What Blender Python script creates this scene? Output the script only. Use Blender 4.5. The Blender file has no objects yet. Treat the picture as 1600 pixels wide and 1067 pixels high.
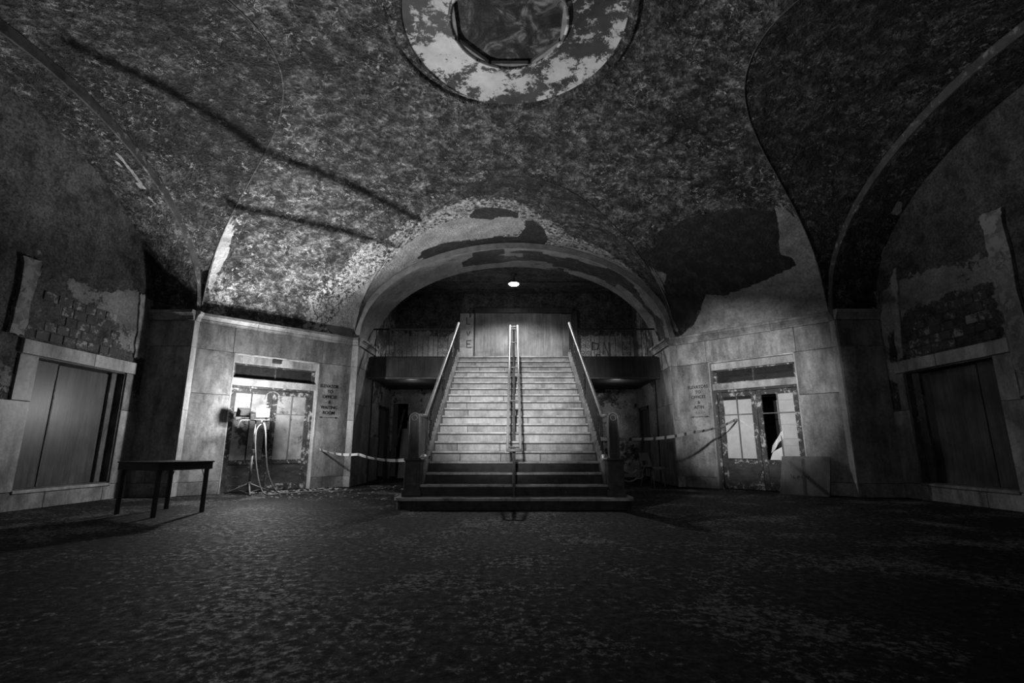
import bpy, math, random
import numpy as np
from mathutils import Vector, Matrix, noise as mnoise
random.seed(7)
S2 = math.sqrt(.5)
scene = bpy.context.scene
COL = scene.collection

# ------------------------------------------------------------------ camera, world, lights, exposure
cam_d = bpy.data.cameras.new('camera'); cam = bpy.data.objects.new('camera', cam_d); COL.objects.link(cam)
cam_d.sensor_width = 36; cam_d.lens = 769 / 1600 * 36; cam_d.clip_start = .05
cam.location = (0, 0, .9); cam.rotation_euler = (math.radians(90 + 12.2), 0, math.radians(.22))
scene.camera = cam
world = bpy.data.worlds.new('world'); scene.world = world; world.use_nodes = True
world.node_tree.nodes['Background'].inputs[0].default_value = (1, 1, 1, 1)
world.node_tree.nodes['Background'].inputs[1].default_value = .004
vs = scene.view_settings
vs.view_transform = 'Standard'; vs.look = 'None'; vs.gamma = 1; vs.use_curve_mapping = False; vs.exposure = 0
scene.cycles.use_denoising = True
scene.cycles.max_bounces = 4; scene.cycles.adaptive_threshold = .04; scene.cycles.sample_clamp_indirect = 4

def spot(name, loc, target, watts, size_deg, blend, radius):
    l = bpy.data.lights.new(name, 'SPOT'); l.energy = watts; l.spot_size = math.radians(size_deg); l.spot_blend = blend
    l.shadow_soft_size = radius
    o = bpy.data.objects.new(name, l); COL.objects.link(o); o.location = loc
    o.rotation_euler = (Vector(target) - Vector(loc)).to_track_quat('-Z', 'Y').to_euler()
    return o
def point(name, loc, watts, radius):
    l = bpy.data.lights.new(name, 'POINT'); l.energy = watts; l.shadow_soft_size = radius
    o = bpy.data.objects.new(name, l); COL.objects.link(o); o.location = loc
    return o
# added fill spot, unseen behind the camera, brightens the stairs
spot('added_stair_fill', (-.6, -.55, 2.9), (0, 11.6, 1.95), 4300, 25, 1.0, .2)
spot('added_room_fill', (-.6, -.55, 2.9), (0, 10, 5.0), 150, 112, .8, .25)  # added wide fill that lifts the dark parts of the hall
# another unseen spot put in to brighten the wall right of the stairs
spot('added_right_wall_fill', (-2.5, -.3, 2.1), (5.05, 11.05, 2.15), 6200, 19, .9, .1)
# the bare fitting on the ceiling over the landing lights the stair hall
spot('stair_hall_bulb', (0, 14.07, 5.63), (0, 14.07, 0), 640, 148, .45, .07)
# weak fill points added under the two balconies, no fitting there
for sx_ in (-1, 1): point('added_balcony_fill', (sx_*2.9, 13.9, 2.5), 3.2, .12)

# ------------------------------------------------------------------ room dimensions (metres)
A, H, CY = 6.42, 4.05, 5.65          # octagon: apothem of the big sides, their half width, centre
YF = CY + A
ZS, RISE, HC, SL = 3.6, 2.56, 2.93, .02
RD = (A + H) * S2
BW, IR, IRISE = .17, 3.88, 2.39      # arch band width, inner half width, inner rise
XR = 7.28                            # plane of the side recess walls
YH, YB, ZC = 13.4, 16.0, 6.02        # back of the front arch, stair hall back wall and ceiling
RIS, RUN, NS, Y1, ZL = .17, .2745, 19, 7.66, 3.23

# ------------------------------------------------------------------ helpers
def tag(o, label=None, cat=None, group=None, kind=None):
    if label: o['label'] = label
    if cat: o['category'] = cat
    if group: o['group'] = group
    if kind: o['kind'] = kind
    return o
def empty(name, loc=(0, 0, 0), label=None, cat=None, group=None, kind=None):
    o = bpy.data.objects.new(name, None); COL.objects.link(o); o.location = loc; o.empty_display_size = .1
    bpy.context.view_layer.update()
    return tag(o, label, cat, group, kind)
I4 = Matrix.Identity(4)
class MB:
    def __init__(s): s.v = []; s.f = []
    def add(s, vs_, fs_):
        n = len(s.v); s.v += [tuple(p) for p in vs_]; s.f += [tuple(i + n for i in f) for f in fs_]; return s
    def box(s, x0, x1, y0, y1, z0, z1):
        return s.add([(x0,y0,z0),(x1,y0,z0),(x1,y1,z0),(x0,y1,z0),(x0,y0,z1),(x1,y0,z1),(x1,y1,z1),(x0,y1,z1)],
                     [(0,3,2,1),(4,5,6,7),(0,1,5,4),(1,2,6,5),(2,3,7,6),(3,0,4,7)])
    def cbox(s, x0, x1, y0, y1, z0, z1, b=.006):
        """box with every edge chamfered"""
        X, Y, Z = (x0, x1), (y0, y1), (z0, z1); sg = (1, -1)
        vs_, idx = [], {}
        for i in (0, 1):
            for j in (0, 1):
                for k in (0, 1):
                    for ax in range(3):
                        p = [X[i] + b*sg[i], Y[j] + b*sg[j], Z[k] + b*sg[k]]
                        p[ax] = (X[i], Y[j], Z[k])[ax]
                        idx[i, j, k, ax] = len(vs_); vs_.append(p)
        f = []
        for ax in range(3):
            o1, o2 = (ax+1) % 3, (ax+2) % 3
            for e in (0, 1):
                q = []
                for a_, b_ in ((0,0),(1,0),(1,1),(0,1)):
                    c = [0,0,0]; c[ax] = e; c[o1] = a_; c[o2] = b_; q.append(idx[c[0],c[1],c[2],ax])
                f.append(tuple(q) if e else tuple(reversed(q)))
        for ax in range(3):
            o1, o2 = (ax+1) % 3, (ax+2) % 3
            for a_ in (0, 1):
                for b_ in (0, 1):
                    c0 = [0,0,0]; c0[o1] = a_; c0[o2] = b_; c1 = list(c0); c1[ax] = 1
                    q = (idx[(*c0, o1)], idx[(*c1, o1)], idx[(*c1, o2)], idx[(*c0, o2)])
                    f.append(q if a_ == b_ else tuple(reversed(q)))
        for i in (0,1):
            for j in (0,1):
                for k in (0,1):
                    t = (idx[i,j,k,0], idx[i,j,k,1], idx[i,j,k,2]); f.append(t if (i+j+k) % 2 else tuple(reversed(t)))
        return s.add(vs_, f)
    def tube(s, pts, r, n=8, cap=True, closed=False):
        pts = [Vector(p) for p in pts]; m = len(pts); rings = []
        rr = r if isinstance(r, (list, tuple)) else [r]*m
        up = None
        for i, p in enumerate(pts):
            a = pts[i-1] if (i > 0 or closed) else p; b = pts[(i+1) % m] if (i < m-1 or closed) else p
            d = (b - a).normalized()
            if up is None:
                up = Vector((0,0,1)) if abs(d.z) < .9 else Vector((1,0,0))
            u = d.cross(up).normalized(); w = u.cross(d).normalized(); up = w
            rings.append([p + (u*math.cos(2*math.pi*k/n) + w*math.sin(2*math.pi*k/n))*rr[i] for k in range(n)])
        vs_ = [p for r_ in rings for p in r_]; f = []
        for i in range(m if closed else m-1):
            j = (i+1) % m
            for k in range(n):
                f.append((i*n+k, i*n+(k+1) % n, j*n+(k+1) % n, j*n+k))
        if cap and not closed:
            f.append(tuple(reversed(range(n)))); f.append(tuple((m-1)*n+k for k in range(n)))
        return s.add(vs_, f)
    def prism(s, poly, axis, a0, a1):
        """2D polygon (u, v) extruded along axis ('x': u=y v=z, 'y': u=x v=z, 'z': u=x v=y)"""
        mk = {'x': lambda u, v, a: (a, u, v), 'y': lambda u, v, a: (u, a, v), 'z': lambda u, v, a: (u, v, a)}[axis]
        n = len(poly); vs_ = [mk(u, v, a0) for u, v in poly] + [mk(u, v, a1) for u, v in poly]
        f = [tuple(reversed(range(n))), tuple(range(n, 2*n))] + [(i, (i+1) % n, n+(i+1) % n, n+i) for i in range(n)]
        return s.add(vs_, f)
    def lathe(s, prof, n=24, c=(0,0,0)):
        vs_ = [(c[0]+r*math.cos(2*math.pi*k/n), c[1]+r*math.sin(2*math.pi*k/n), c[2]+z) for r, z in prof for k in range(n)]
        m = len(prof); f = [(i*n+k, i*n+(k+1) % n, (i+1)*n+(k+1) % n, (i+1)*n+k) for i in range(m-1) for k in range(n)]
        return s.add(vs_, f)
    def strip(s, rows, closed=False):
        """grid of vertex rows"""
        n = len(rows[0]); vs_ = [p for r in rows for p in r]
        f = [(i*n+k, i*n+(k+1) % n, (i+1)*n+(k+1) % n, (i+1)*n+k) for i in range(len(rows)-1) for k in range(n if closed else n-1)]
        return s.add(vs_, f)
    def build(s, name, mat, parent=None, M=None, smooth=False, recalc=True, **kw):
        vs_ = s.v if M is None else [tuple(M @ Vector(p)) for p in s.v]
        if parent is not None:
            off = Vector(); q = parent
            while q is not None: off += q.location; q = q.parent
            if off.length: vs_ = [tuple(Vector(p) - off) for p in vs_]
        me = bpy.data.meshes.new(name); me.from_pydata(vs_, [], s.f); me.update()
        if recalc:
            import bmesh
            bm = bmesh.new(); bm.from_mesh(me); bmesh.ops.recalc_face_normals(bm, faces=bm.faces[:]); bm.to_mesh(me); bm.free()
        if smooth: me.polygons.foreach_set('use_smooth', [True]*len(me.polygons))
        me.materials.append(mat)
        o = bpy.data.objects.new(name, me); COL.objects.link(o)
        if parent is not None: o.parent = parent
        return tag(o, **kw)
def frame(o, t, n):
    """local (t along, d out of the wall, z up) to world"""
    m = Matrix(((t[0], n[0], 0, o[0]), (t[1], n[1], 0, o[1]), (0, 0, 1, o[2] if len(o) > 2 else 0), (0,0,0,1)))
    return m
FL = frame((-A, CY+H), (S2, S2), (S2, -S2))        # diagonal wall left of the stairs
FR = frame((A, CY+H), (-S2, S2), (-S2, -S2))       # diagonal wall right of the stairs
DL = (A - H) / S2                                  # its length
def hyp(x): return math.sqrt(max(0, x))

# ------------------------------------------------------------------ materials
class NT:
    def __init__(s, name):
        s.m = bpy.data.materials.new(name); s.m.use_nodes = True; s.t = s.m.node_tree; s.b = s.t.nodes['Principled BSDF']
        s.b.inputs['Specular IOR Level'].default_value = .3
        tc = s.t.nodes.new('ShaderNodeTexCoord'); s.co = tc.outputs['Object']
    def new(s, ty, **kw):
        n = s.t.nodes.new(ty)
        for k, v in kw.items(): setattr(n, k, v)
        return n
    def link(s, a, b): s.t.links.new(a, b)
    def val(s, inp, v):
        if hasattr(v, 'is_output') or isinstance(v, bpy.types.NodeSocket): s.link(v, inp)
        else: inp.default_value = v
    def rnd_co(s):
        oi = s.new('ShaderNodeObjectInfo'); v = s.new('ShaderNodeVectorMath', operation='SCALE'); v.inputs[0].default_value = (37, 53, 71)
        s.link(oi.outputs['Random'], v.inputs['Scale']); a = s.new('ShaderNodeVectorMath', operation='ADD')
        s.link(s.co, a.inputs[0]); s.link(v.outputs[0], a.inputs[1]); s.co = a.outputs[0]; s.rnd = oi.outputs['Random']; return s
    def scale_co(s, v):
        m = s.new('ShaderNodeMapping'); m.inputs['Scale'].default_value = v; s.link(s.co, m.inputs[0]); return m.outputs[0]
    def noise(s, scale, detail=4, rough=.55, co=None, dist=0.):
        n = s.new('ShaderNodeTexNoise'); s.link(co or s.co, n.inputs['Vector'])
        n.inputs['Scale'].default_value = scale; n.inputs['Detail'].default_value = detail; n.inputs['Roughness'].default_value = rough; n.inputs['Distortion'].default_value = dist
        return n.outputs['Fac']
    def ramp(s, fac, stops, interp='LINEAR'):
        r = s.new('ShaderNodeValToRGB'); s.link(fac, r.inputs[0]); r.color_ramp.interpolation = interp
        e = r.color_ramp.elements
        while len(e) < len(stops): e.new(.5)
        for el, (p, c) in zip(e, stops): el.position = p; el.color = (c, c, c, 1)
        return r.outputs[0]
    def math(s, op, a, b=0., clamp=False):
        n = s.new('ShaderNodeMath', operation=op, use_clamp=clamp); s.val(n.inputs[0], a); s.val(n.inputs[1], b); return n.outputs[0]
    def mix(s, fac, a, b):
        n = s.new('ShaderNodeMix', data_type='FLOAT'); s.val(n.inputs['Factor'], fac); s.val(n.inputs['A'], a); s.val(n.inputs['B'], b); return n.outputs['Result']
    def attr(s, name):
        n = s.new('ShaderNodeAttribute'); n.attribute_name = name; return n.outputs['Fac']
    def bump(s, h, strength, dist):
        b = s.new('ShaderNodeBump'); b.inputs['Strength'].default_value = strength; b.inputs['Distance'].default_value = dist
        s.link(h, b.inputs['Height']); s.link(b.outputs[0], s.b.inputs['Normal']); return s
    def done(s, col, rough=.7, metal=0., spec=None):
        s.val(s.b.inputs['Base Color'], col if not isinstance(col, float) else (col, col, col, 1)); s.val(s.b.inputs['Roughness'], rough)
        s.b.inputs['Metallic'].default_value = metal
        if spec is not None: s.b.inputs['Specular IOR Level'].default_value = spec
        return s.m

def m_simple(name, c0, c1, scale=8, rough=.6, bump=.2, metal=0., stretch=None, rnd=True, spec=.3):
    n = NT(name)
    if rnd: n.rnd_co()
    co = n.scale_co(stretch) if stretch else None
    f = n.noise(scale, 5, .6, co)
    if bump: n.bump(n.noise(scale*4, 4, .6, co), bump, .01)
    return n.done(n.ramp(f, [(.3, c0), (.7, c1)]), rough, metal, spec)

def m_stucco(name, dark=.026, mid=.2, fleck=.65, pale=.4, bare=.014, flecks=True):
    """trowelled, flaking stucco; 'pale' marks surviving smooth plaster, 'bare' marks plaster that has fallen off"""
    n = NT(name)
    big = n.noise(.6, 3, .5); med = n.noise(2.6, 5, .65); fine = n.noise(16, 4, .7, None, .35)
    ridge = n.math('ABSOLUTE', n.math('SUBTRACT', n.noise(12, 4, .7, None, .6), .5))
    base = n.ramp(n.math('ADD', n.math('MULTIPLY', med, .55), n.math('MULTIPLY', big, .45)), [(.38, dark), (.5, (dark+mid)*.42), (.64, mid)])
    base = n.math('MULTIPLY', base, n.ramp(fine, [(.34, .4), (.5, .8), (.66, 2.)])); blot = n.noise(5.2, 5, .78, None, .5); base = n.math('MULTIPLY', base, n.ramp(blot, [(.40, .3), (.5, .8), (.6, 2.1)])); base = n.math('MULTIPLY', base, n.ramp(ridge, [(0, .4), (.03, 1.05)]))  # hollows and crease lines carry their shade in the colour
    fl = n.math('MULTIPLY', n.ramp(n.noise(10, 6, .86, None, .6), [(.56, 0), (.59, 1)]), n.ramp(n.noise(1.4, 5, .7), [(.44, 0), (.58, 1)]))
    col = n.mix(fl, base, fleck) if flecks else base
    edge = n.math('SUBTRACT', n.noise(7, 4, .75), .5); edge2 = n.math('SUBTRACT', n.noise(2.2, 4, .6), .5)
    ed = n.math('ADD', n.math('MULTIPLY', edge, 1.1), n.math('MULTIPLY', edge2, .5))
    pm = n.ramp(n.math('ADD', n.attr('pale'), ed), [(.49, 0), (.52, 1)])
    sp = n.math('ADD', n.math('MULTIPLY', n.attr('speck'), .72), n.math('MULTIPLY', n.math('SUBTRACT', n.noise(11, 5, .8, None, .4), .5), 3.4))
    sm = n.ramp(sp, [(.66, 0), (.72, 1)])
    pcol = n.math('MULTIPLY', n.ramp(n.noise(2.5, 6, .7), [(.32, pale*.42), (.66, pale)]), n.ramp(n.noise(16, 5, .75), [(.3, .6), (.7, 1.3)]))
    col = n.mix(sm, col, n.math('MULTIPLY', pcol, 2.0)); col = n.mix(pm, col, pcol)
    bm_ = n.ramp(n.math('ADD', n.attr('bare'), n.math('MULTIPLY', ed, .7)), [(.49, 0), (.51, 1)])
    lath = n.noise(2.6, 6, .7, n.scale_co((2.2, 2.2, .55)))
    bcol = n.ramp(lath, [(.42, bare), (.52, bare*1.6), (.66, bare*4.5)])
    col = n.mix(bm_, col, bcol)
    h = n.math('ADD', n.math('MULTIPLY', fine, 1.5), n.math('MULTIPLY', blot, 1.7))
    h = n.mix(n.math('MAXIMUM', pm, bm_), h, n.math('ADD', .9, n.math('MULTIPLY', fine, .55)))
    n.bump(h, 1.0, .075)
    return n.done(col, .55, spec=.4)

def m_marble(name, c0=.12, c1=.46):
    n = NT(name).rnd_co()
    cl = n.noise(1.8, 8, .72, None, .5); sp = n.noise(20, 5, .75)
    vein = n.math('ABSOLUTE', n.math('SUBTRACT', n.noise(1.3, 6, .65, None, .9), .5))
    col = n.ramp(n.math('ADD', n.math('MULTIPLY', cl, .65), n.math('MULTIPLY', sp, .35)), [(.34, c0), (.62, c1)])
    col = n.math('MULTIPLY', col, n.ramp(vein, [(0, .72), (.007, 1.0)]))
    col = n.math('MULTIPLY', col, n.ramp(n.noise(1.1, 6, .75, n.scale_co((2.2, 2.2, .5))), [(.36, .36), (.6, 1.0)]))
    col = n.math('MULTIPLY', col, n.mix(n.rnd, .84, 1.1))
    n.bump(n.noise(14, 5, .6), .2, .012)
    return n.done(col, .42, spec=.35)

def m_peel(name, dark=.028, light=.34, cover=.5, scale=1.4, bump=.7):
    """old wall plaster with paint and skim coat fallen away in patches; 'pale' adds surviving plaster"""
    n = NT(name)
    f = n.noise(scale, 8, .68, None, .3); g = n.noise(scale*6, 7, .75); q = n.noise(scale*16, 6, .75)
    m = n.math('ADD', n.math('ADD', n.math('MULTIPLY', f, .62), n.math('MULTIPLY', g, .38)), n.math('MULTIPLY', n.attr('pale'), .15))
    m = n.math('SUBTRACT', m, n.math('MULTIPLY', n.attr('bare'), .25))
    pm = n.ramp(m, [(cover - .012, 0), (cover + .012, 1)])
    dcol = n.math('MULTIPLY', n.ramp(n.noise(3.5, 7, .72), [(.36, dark*.5), (.66, dark*3)]), n.ramp(q, [(.36, .35), (.64, 2.)]))
    lcol = n.math('MULTIPLY', n.ramp(n.noise(1.7, 7, .7), [(.32, light*.35), (.66, light)]), n.ramp(q, [(.32, .55), (.68, 1.25)]))
    h = n.math('ADD', n.math('MULTIPLY', pm, .4), n.math('MULTIPLY', n.noise(13, 6, .74), .8))
    n.bump(h, bump, .05)
    return n.done(n.mix(pm, dcol, lcol), .7, spec=.3)

def m_floor():
    n = NT('worn_floor')
    f = n.noise(1.1, 5, .65, None, .4); g = n.noise(15, 8, .82, None, .2)
    m = n.math('ADD', n.math('MULTIPLY', f, .45), n.math('MULTIPLY', g, .55))
    base = n.ramp(n.noise(22, 6, .75), [(.35, .003), (.7, .016)])
    pm = n.ramp(m, [(.535, 0), (.555, 1)])
    col = n.mix(pm, base, n.ramp(n.noise(30, 6, .82), [(.42, .008), (.6, .23)]))
    n.bump(n.math('ADD', n.math('MULTIPLY', g, .8), n.math('MULTIPLY', n.noise(40, 5, .7), .5)), .6, .02)
    return n.done(col, n.ramp(g, [(.4, .9), (.6, .5)]), spec=.13)

def m_flaky(name, dark, light, thr=.56, scale=9, rough=.6, stretch=None):
    n = NT(name).rnd_co(); co = n.scale_co(stretch) if stretch else None
    f = n.math('ADD', n.math('MULTIPLY', n.noise(scale, 7, .75, co, .3), .7), n.math('MULTIPLY', n.noise(scale*.22, 3, .5), .3))
    m = n.ramp(f, [(thr-.02, 0), (thr+.03, 1)])
    base = n.ramp(n.noise(scale*.6, 5, .65, co), [(.3, dark*.5), (.7, dark*1.8)])
    n.bump(n.math('ADD', m, n.noise(scale*4, 4, .6)), .3, .008)
    return n.done(n.mix(m, base, light), rough)

def m_wood(name, c0, c1, scale=3., rough=.65, streak=(5, 5, .35)):
    n = NT(name).rnd_co(); co = n.scale_co(streak)
    f = n.noise(scale, 7, .65, co, .6); g = n.noise(scale*7, 4, .6, n.scale_co((streak[0], streak[1], streak[2]*.4)))
    big = n.noise(1.3, 4, .6, None, .5)
    col = n.ramp(n.math('ADD', n.math('MULTIPLY', f, .6), n.math('MULTIPLY', g, .4)), [(.3, c0), (.7, c1)])
    col = n.math('MULTIPLY', col, n.ramp(big, [(.3, .45), (.65, 1.25)]))
    col = n.math('MULTIPLY', col, n.mix(n.rnd, .8, 1.2))
    n.bump(g, .2, .006)
    return n.done(col, rough)

def m_emit(name, strength):
    m = bpy.data.materials.new(name); m.use_nodes = True; b = m.node_tree.nodes['Principled BSDF']
    b.inputs['Emission Color'].default_value = (1, 1, 1, 1); b.inputs['Emission Strength'].default_value = strength; return m
def m_glass(name, tint=.85, haze=.1):
    m = bpy.data.materials.new(name); m.use_nodes = True; t = m.node_tree; t.nodes.clear()
    out = t.nodes.new('ShaderNodeOutputMaterial'); tr = t.nodes.new('ShaderNodeBsdfTransparent'); gl = t.nodes.new('ShaderNodeBsdfGlossy'); df = t.nodes.new('ShaderNodeBsdfDiffuse')
    tr.inputs[0].default_value = (tint, tint, tint, 1); gl.inputs['Roughness'].default_value = .12; df.inputs[0].default_value = (.4, .4, .4, 1)
    a = t.nodes.new('ShaderNodeMixShader'); b = t.nodes.new('ShaderNodeMixShader'); a.inputs[0].default_value = haze; b.inputs[0].default_value = .06
    no = t.nodes.new('ShaderNodeTexNoise'); no.inputs['Scale'].default_value = 7; no.inputs['Detail'].default_value = 5
    mu = t.nodes.new('ShaderNodeMath'); mu.operation = 'MULTIPLY'; mu.inputs[1].default_value = haze*2; t.links.new(no.outputs['Fac'], mu.inputs[0]); t.links.new(mu.outputs[0], a.inputs[0])
    t.links.new(tr.outputs[0], a.inputs[1]); t.links.new(df.outputs[0], a.inputs[2]); t.links.new(a.outputs[0], b.inputs[1]); t.links.new(gl.outputs[0], b.inputs[2]); t.links.new(b.outputs[0], out.inputs[0])
    return m

K = {}
K['stucco'] = m_stucco('flaking_stucco')
K['stucco_side'] = m_stucco('shade_dark_side_stucco', .012, .085, .4)  # darkened colour stands for the shade of the side bays
K['stucco_lunette'] = m_stucco('shade_dark_lunette_stucco', .022, .12, .5, .42)  # lunette shade put into the colour so the groin edge reads
K['soffit'] = m_stucco('soffit_stucco', .05, .14, .4, .34, .02)
K['band'] = m_simple('arch_band_plaster', .2, .38, 6, .7, .5, rnd=False)
K['marble'] = m_marble('marble_cladding')
K['band_dark'] = m_flaky('flaking_arch_band', .05, .24, .57, 7)
K['marble_pale'] = m_marble('pale_marble', .28, .55)
K['joint'] = m_simple('joint_mortar', .03, .07, 10, .9, .3, rnd=False)
K['peel'] = m_peel('peeling_wall_plaster')
K['peel_dark'] = m_peel('peeling_hall_plaster', .035, .55, .5, 1.1)
K['remnant'] = m_flaky('dirty_plaster_remnant', .13, .27, .5, 6)
K['hallceil'] = m_peel('peeling_hall_ceiling', .03, .16, .56, .9)
K['floor'] = m_floor()
K['riser'] = m_marble('stair_riser_stone', .26, .6)
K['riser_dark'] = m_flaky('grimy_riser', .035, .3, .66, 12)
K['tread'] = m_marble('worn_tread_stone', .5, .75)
K['nosing'] = m_simple('dark_nosing_strip', .03, .07, 10, .5, .2)  # dark strip under the tread edges of the upper steps
K['newel'] = m_simple('dark_newel_paint', .045, .1, 8, .38, .15)
K['rail'] = m_simple('worn_rail_metal', .22, .4, 10, .5, .05, metal=.3)
K['steel'] = m_simple('scuffed_tube_steel', .32, .5, 12, .5, .05, metal=.3)
K['iron'] = m_simple('black_wrought_iron', .015, .04, 20, .5, .1)
K['gunmetal'] = m_simple('grey_post_paint', .08, .15, 10, .5, .1)
K['ply'] = m_wood('weathered_plywood', .07, .3)
K['darkply'] = m_wood('dark_stained_boards', .02, .12, 2.4, .38)
K['door'] = m_flaky('flaking_door_paint', .04, .42, .545, 11)
K['door_low'] = m_flaky('scuffed_kick_panel', .05, .3, .60, 6, stretch=(1, 1, 3))
K['frame'] = m_flaky('worn_window_frame_wood', .07, .3, .6, 8)
K['glass'] = m_glass('clear_glass', .96, .04)
K['dirty_glass'] = m_flaky('whitewashed_glass', .3, .06, .56, 3.2, .3)
K['paper'] = m_simple('old_paper', .66, .82, 5, .8, .1)
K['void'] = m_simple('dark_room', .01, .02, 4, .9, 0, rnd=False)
K['paint'] = m_flaky('black_sign_paint', .012, .09, .68, 30)
K['paint_faint'] = m_flaky('faded_sign_paint', .12, .3, .5, 26)
K['tape'] = None
K['plastic'] = m_simple('grey_plastic', .2, .3, 6, .5, .05)
K['cable'] = m_simple('pale_cable', .15, .25, 10, .5, .05)
K['lamp_body'] = m_simple('dark_lamp_housing', .03, .07, 12, .45, .1)
K['lamp_steel'] = m_simple('pale_stand_paint', .12, .22, 12, .5, .05)
K['lamp_glass'] = m_emit('lit_lamp_glass', 60)
K['bulb'] = m_emit('lit_bulb', 40)
K['table'] = m_wood('dark_table_wood', .025, .06, 4, .4)
K['panel_white'] = m_simple('pale_board', .28, .42, 3, .7, .1)
K['stone'] = m_flaky('leaning_stone', .13, .3, .62, 4, stretch=(1, 1, .5))
K['brick'] = m_flaky('old_masonry_block', .045, .3, .55, 8)
K['chip'] = m_simple('fallen_plaster', .12, .34, 9, .85, .3)
K['painting'] = None
n = NT('hazard_tape'); wv = n.new('ShaderNodeTexWave', wave_type='BANDS', bands_direction='X'); n.link(n.co, wv.inputs['Vector']); wv.inputs['Scale'].default_value = 1.15
K['tape'] = n.done(n.ramp(wv.outputs['Fac'], [(.1, .06), (.16, .5)]), .45)
n = NT('soot_dark_painting'); f1 = n.noise(2.6, 6, .7, None, 1.4)
n.bump(n.noise(9, 5, .7), .4, .03); K['painting'] = n.done(n.ramp(f1, [(.42, .012), (.52, .05), (.66, .3)]), .6)
n = NT('medallion_paint'); f1 = n.math('ADD', n.math('MULTIPLY', n.noise(4.2, 8, .78, None, .2), .6), n.math('MULTIPLY', n.noise(1.2, 3, .5), .4))
mm = n.ramp(f1, [(.50, 0), (.525, 1)]); n.bump(n.math('ADD', n.math('MULTIPLY', mm, .5), n.math('MULTIPLY', n.noise(20, 5, .7), .3)), .5, .02)
K['medal'] = n.done(n.mix(mm, n.ramp(n.noise(3, 5, .6), [(.3, .04), (.7, .1)]), n.ramp(n.noise(5, 4, .6), [(.3, .55), (.7, .75)])), .6)

# ------------------------------------------------------------------ floor
fl = MB(); fl.add([(-9, -3, 0), (9, -3, 0), (9, 16.5, 0), (-9, 16.5, 0)], [(0, 1, 2, 3)])
floor = fl.build('floor', K['floor'], label='dark worn and dusty hall floor with pale scuffed patches', kind='structure')

# ------------------------------------------------------------------ ceiling: domed vault cut by four lunettes
def sst(a, b, x): x = np.clip((x-a)/(b-a), 0, 1); return x*x*(3-2*x)
def Mz(X, Y):
    r = np.hypot(X, Y); q2 = r/RD; q1 = (abs(X)+abs(Y))*S2/RD; w = sst(.45, .98, q2); q = q2*(1-w)+q1*w
    return ZS + HC*np.sqrt(np.maximum(0, 1-q*q))
def Lz(X, Y): return ZS + RISE*np.sqrt(np.maximum(0, 1-(X/H)**2)) + SL*(A-Y)
def rb(phi):
    """radius of the vault edge in direction phi (0 = towards the stairs): groin in the big sides, wall in the diagonals"""
    p = (phi + math.pi/4) % (math.pi/2) - math.pi/4
    ph = math.atan2(H, A)
    if abs(p) >= ph: 
        return RD / math.cos(math.pi/4 - abs(p))
    hi = A/math.cos(p); r = hi
    while r > 2.6:
        if Mz(r*math.sin(p), r*math.cos(p)) > Lz(r*math.sin(p), r*math.cos(p)): break
        r -= .01
    a, b = r, min(hi, r+.01)
    for _ in range(12):
        m = (a+b)/2
        if Mz(m*math.sin(p), m*math.cos(p)) > Lz(m*math.sin(p), m*math.cos(p)): a = m
        else: b = m
    return (a+b)/2
def inpoly(P, x, y):
    c = False; n = len(P)
    for i in range(n):
        (x1, y1), (x2, y2) = P[i], P[i-1]
        if (y1 > y) != (y2 > y) and x < (x2-x1)*(y-y1)/(y2-y1)+x1: c = not c
    return c
# worn areas, in (bearing from the room centre in degrees, height) on the vault and (x, y) on the lunette over the stairs
V_BARE = [[(27.4,5.42),(33.4,5.42),(35.2,5.57),(41.4,5.61),(45.7,5.61),(50.5,5.58),(54.6,5.52),(57.9,5.38),(55.1,4.99),(54.2,4.82),(55.6,4.74),(55.7,4.59),(53.7,4.55),(49.1,4.44),(42.7,4.34),(39.6,4.45),(37.4,4.17),(35.8,3.84),(33.1,3.7),(32.2,4.11),(31.6,4.7),(33.5,4.98),(29.4,5.2),(28.1,5.18),(26.3,5.42)],
          [(-33.4,5.53),(-33.6,5.62),(-30.5,5.68),(-27.1,5.76),(-30.0,5.63),(-31.5,5.53)]]
V_PALE = [[(31.5,3.55),(33.3,3.63),(36.0,3.83),(39.5,4.45),(42.7,4.34),(49.1,4.44),(53.7,4.55),(55.7,4.59),(54.2,4.82),(55.1,4.99),(57.9,5.38),(59.7,5.43),(59.6,5.29),(60.4,5.22),(59.4,4.96),(57.9,4.35),(58.2,3.55)],
          [(28.1,5.18),(29.4,5.2),(33.5,4.98),(31.6,4.7),(31.8,4.48),(32.9,3.77),(32.6,3.71),(31.0,4.34)],
          [(-57.0,3.86),(-58.1,4.47),(-59.7,5.03),(-61.6,5.32),(-59.3,5.18),(-57.9,5.02),(-57.0,4.72),(-57.2,4.42)],
          [(-31.6,3.6),(-35.5,3.62),(-38,3.75),(-36,4.1),(-33.6,4.6),(-30.5,5.1),(-27.5,5.4),(-29,4.9),(-30.5,4.4)]]
V_SPECK = [[(-42,3.6),(-42.5,4.3),(-38.4,4.9),(-36.9,5.3),(-33.6,5.6),(-27.2,5.85),(-22,5.95),(-26,5.3),(-30.1,4.57),(-32.1,3.6)],
           [(-57.5,3.6),(-57,4.2),(-53,4.4),(-54,3.6)]]
L_BARE = [[(-2.44,11.86),(-2.29,11.56),(-1.81,11.53),(-.99,11.74),(-.44,11.67),(.11,11.69),(.29,11.21),(.25,10.84),(.45,10.76),(.72,11.14),(.88,11.77),(.81,12.1),(.12,12.1),(-.64,12.1),(-1.39,12.1),(-1.89,12.1),(-2.26,12.1)],
          [(-1.03,10.5),(-.87,10.16),(-.55,10.14),(-.06,10.33),(.13,10.49),(.1,10.7),(-.34,10.62),(-.52,10.75),(-.9,10.6)]]
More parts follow.
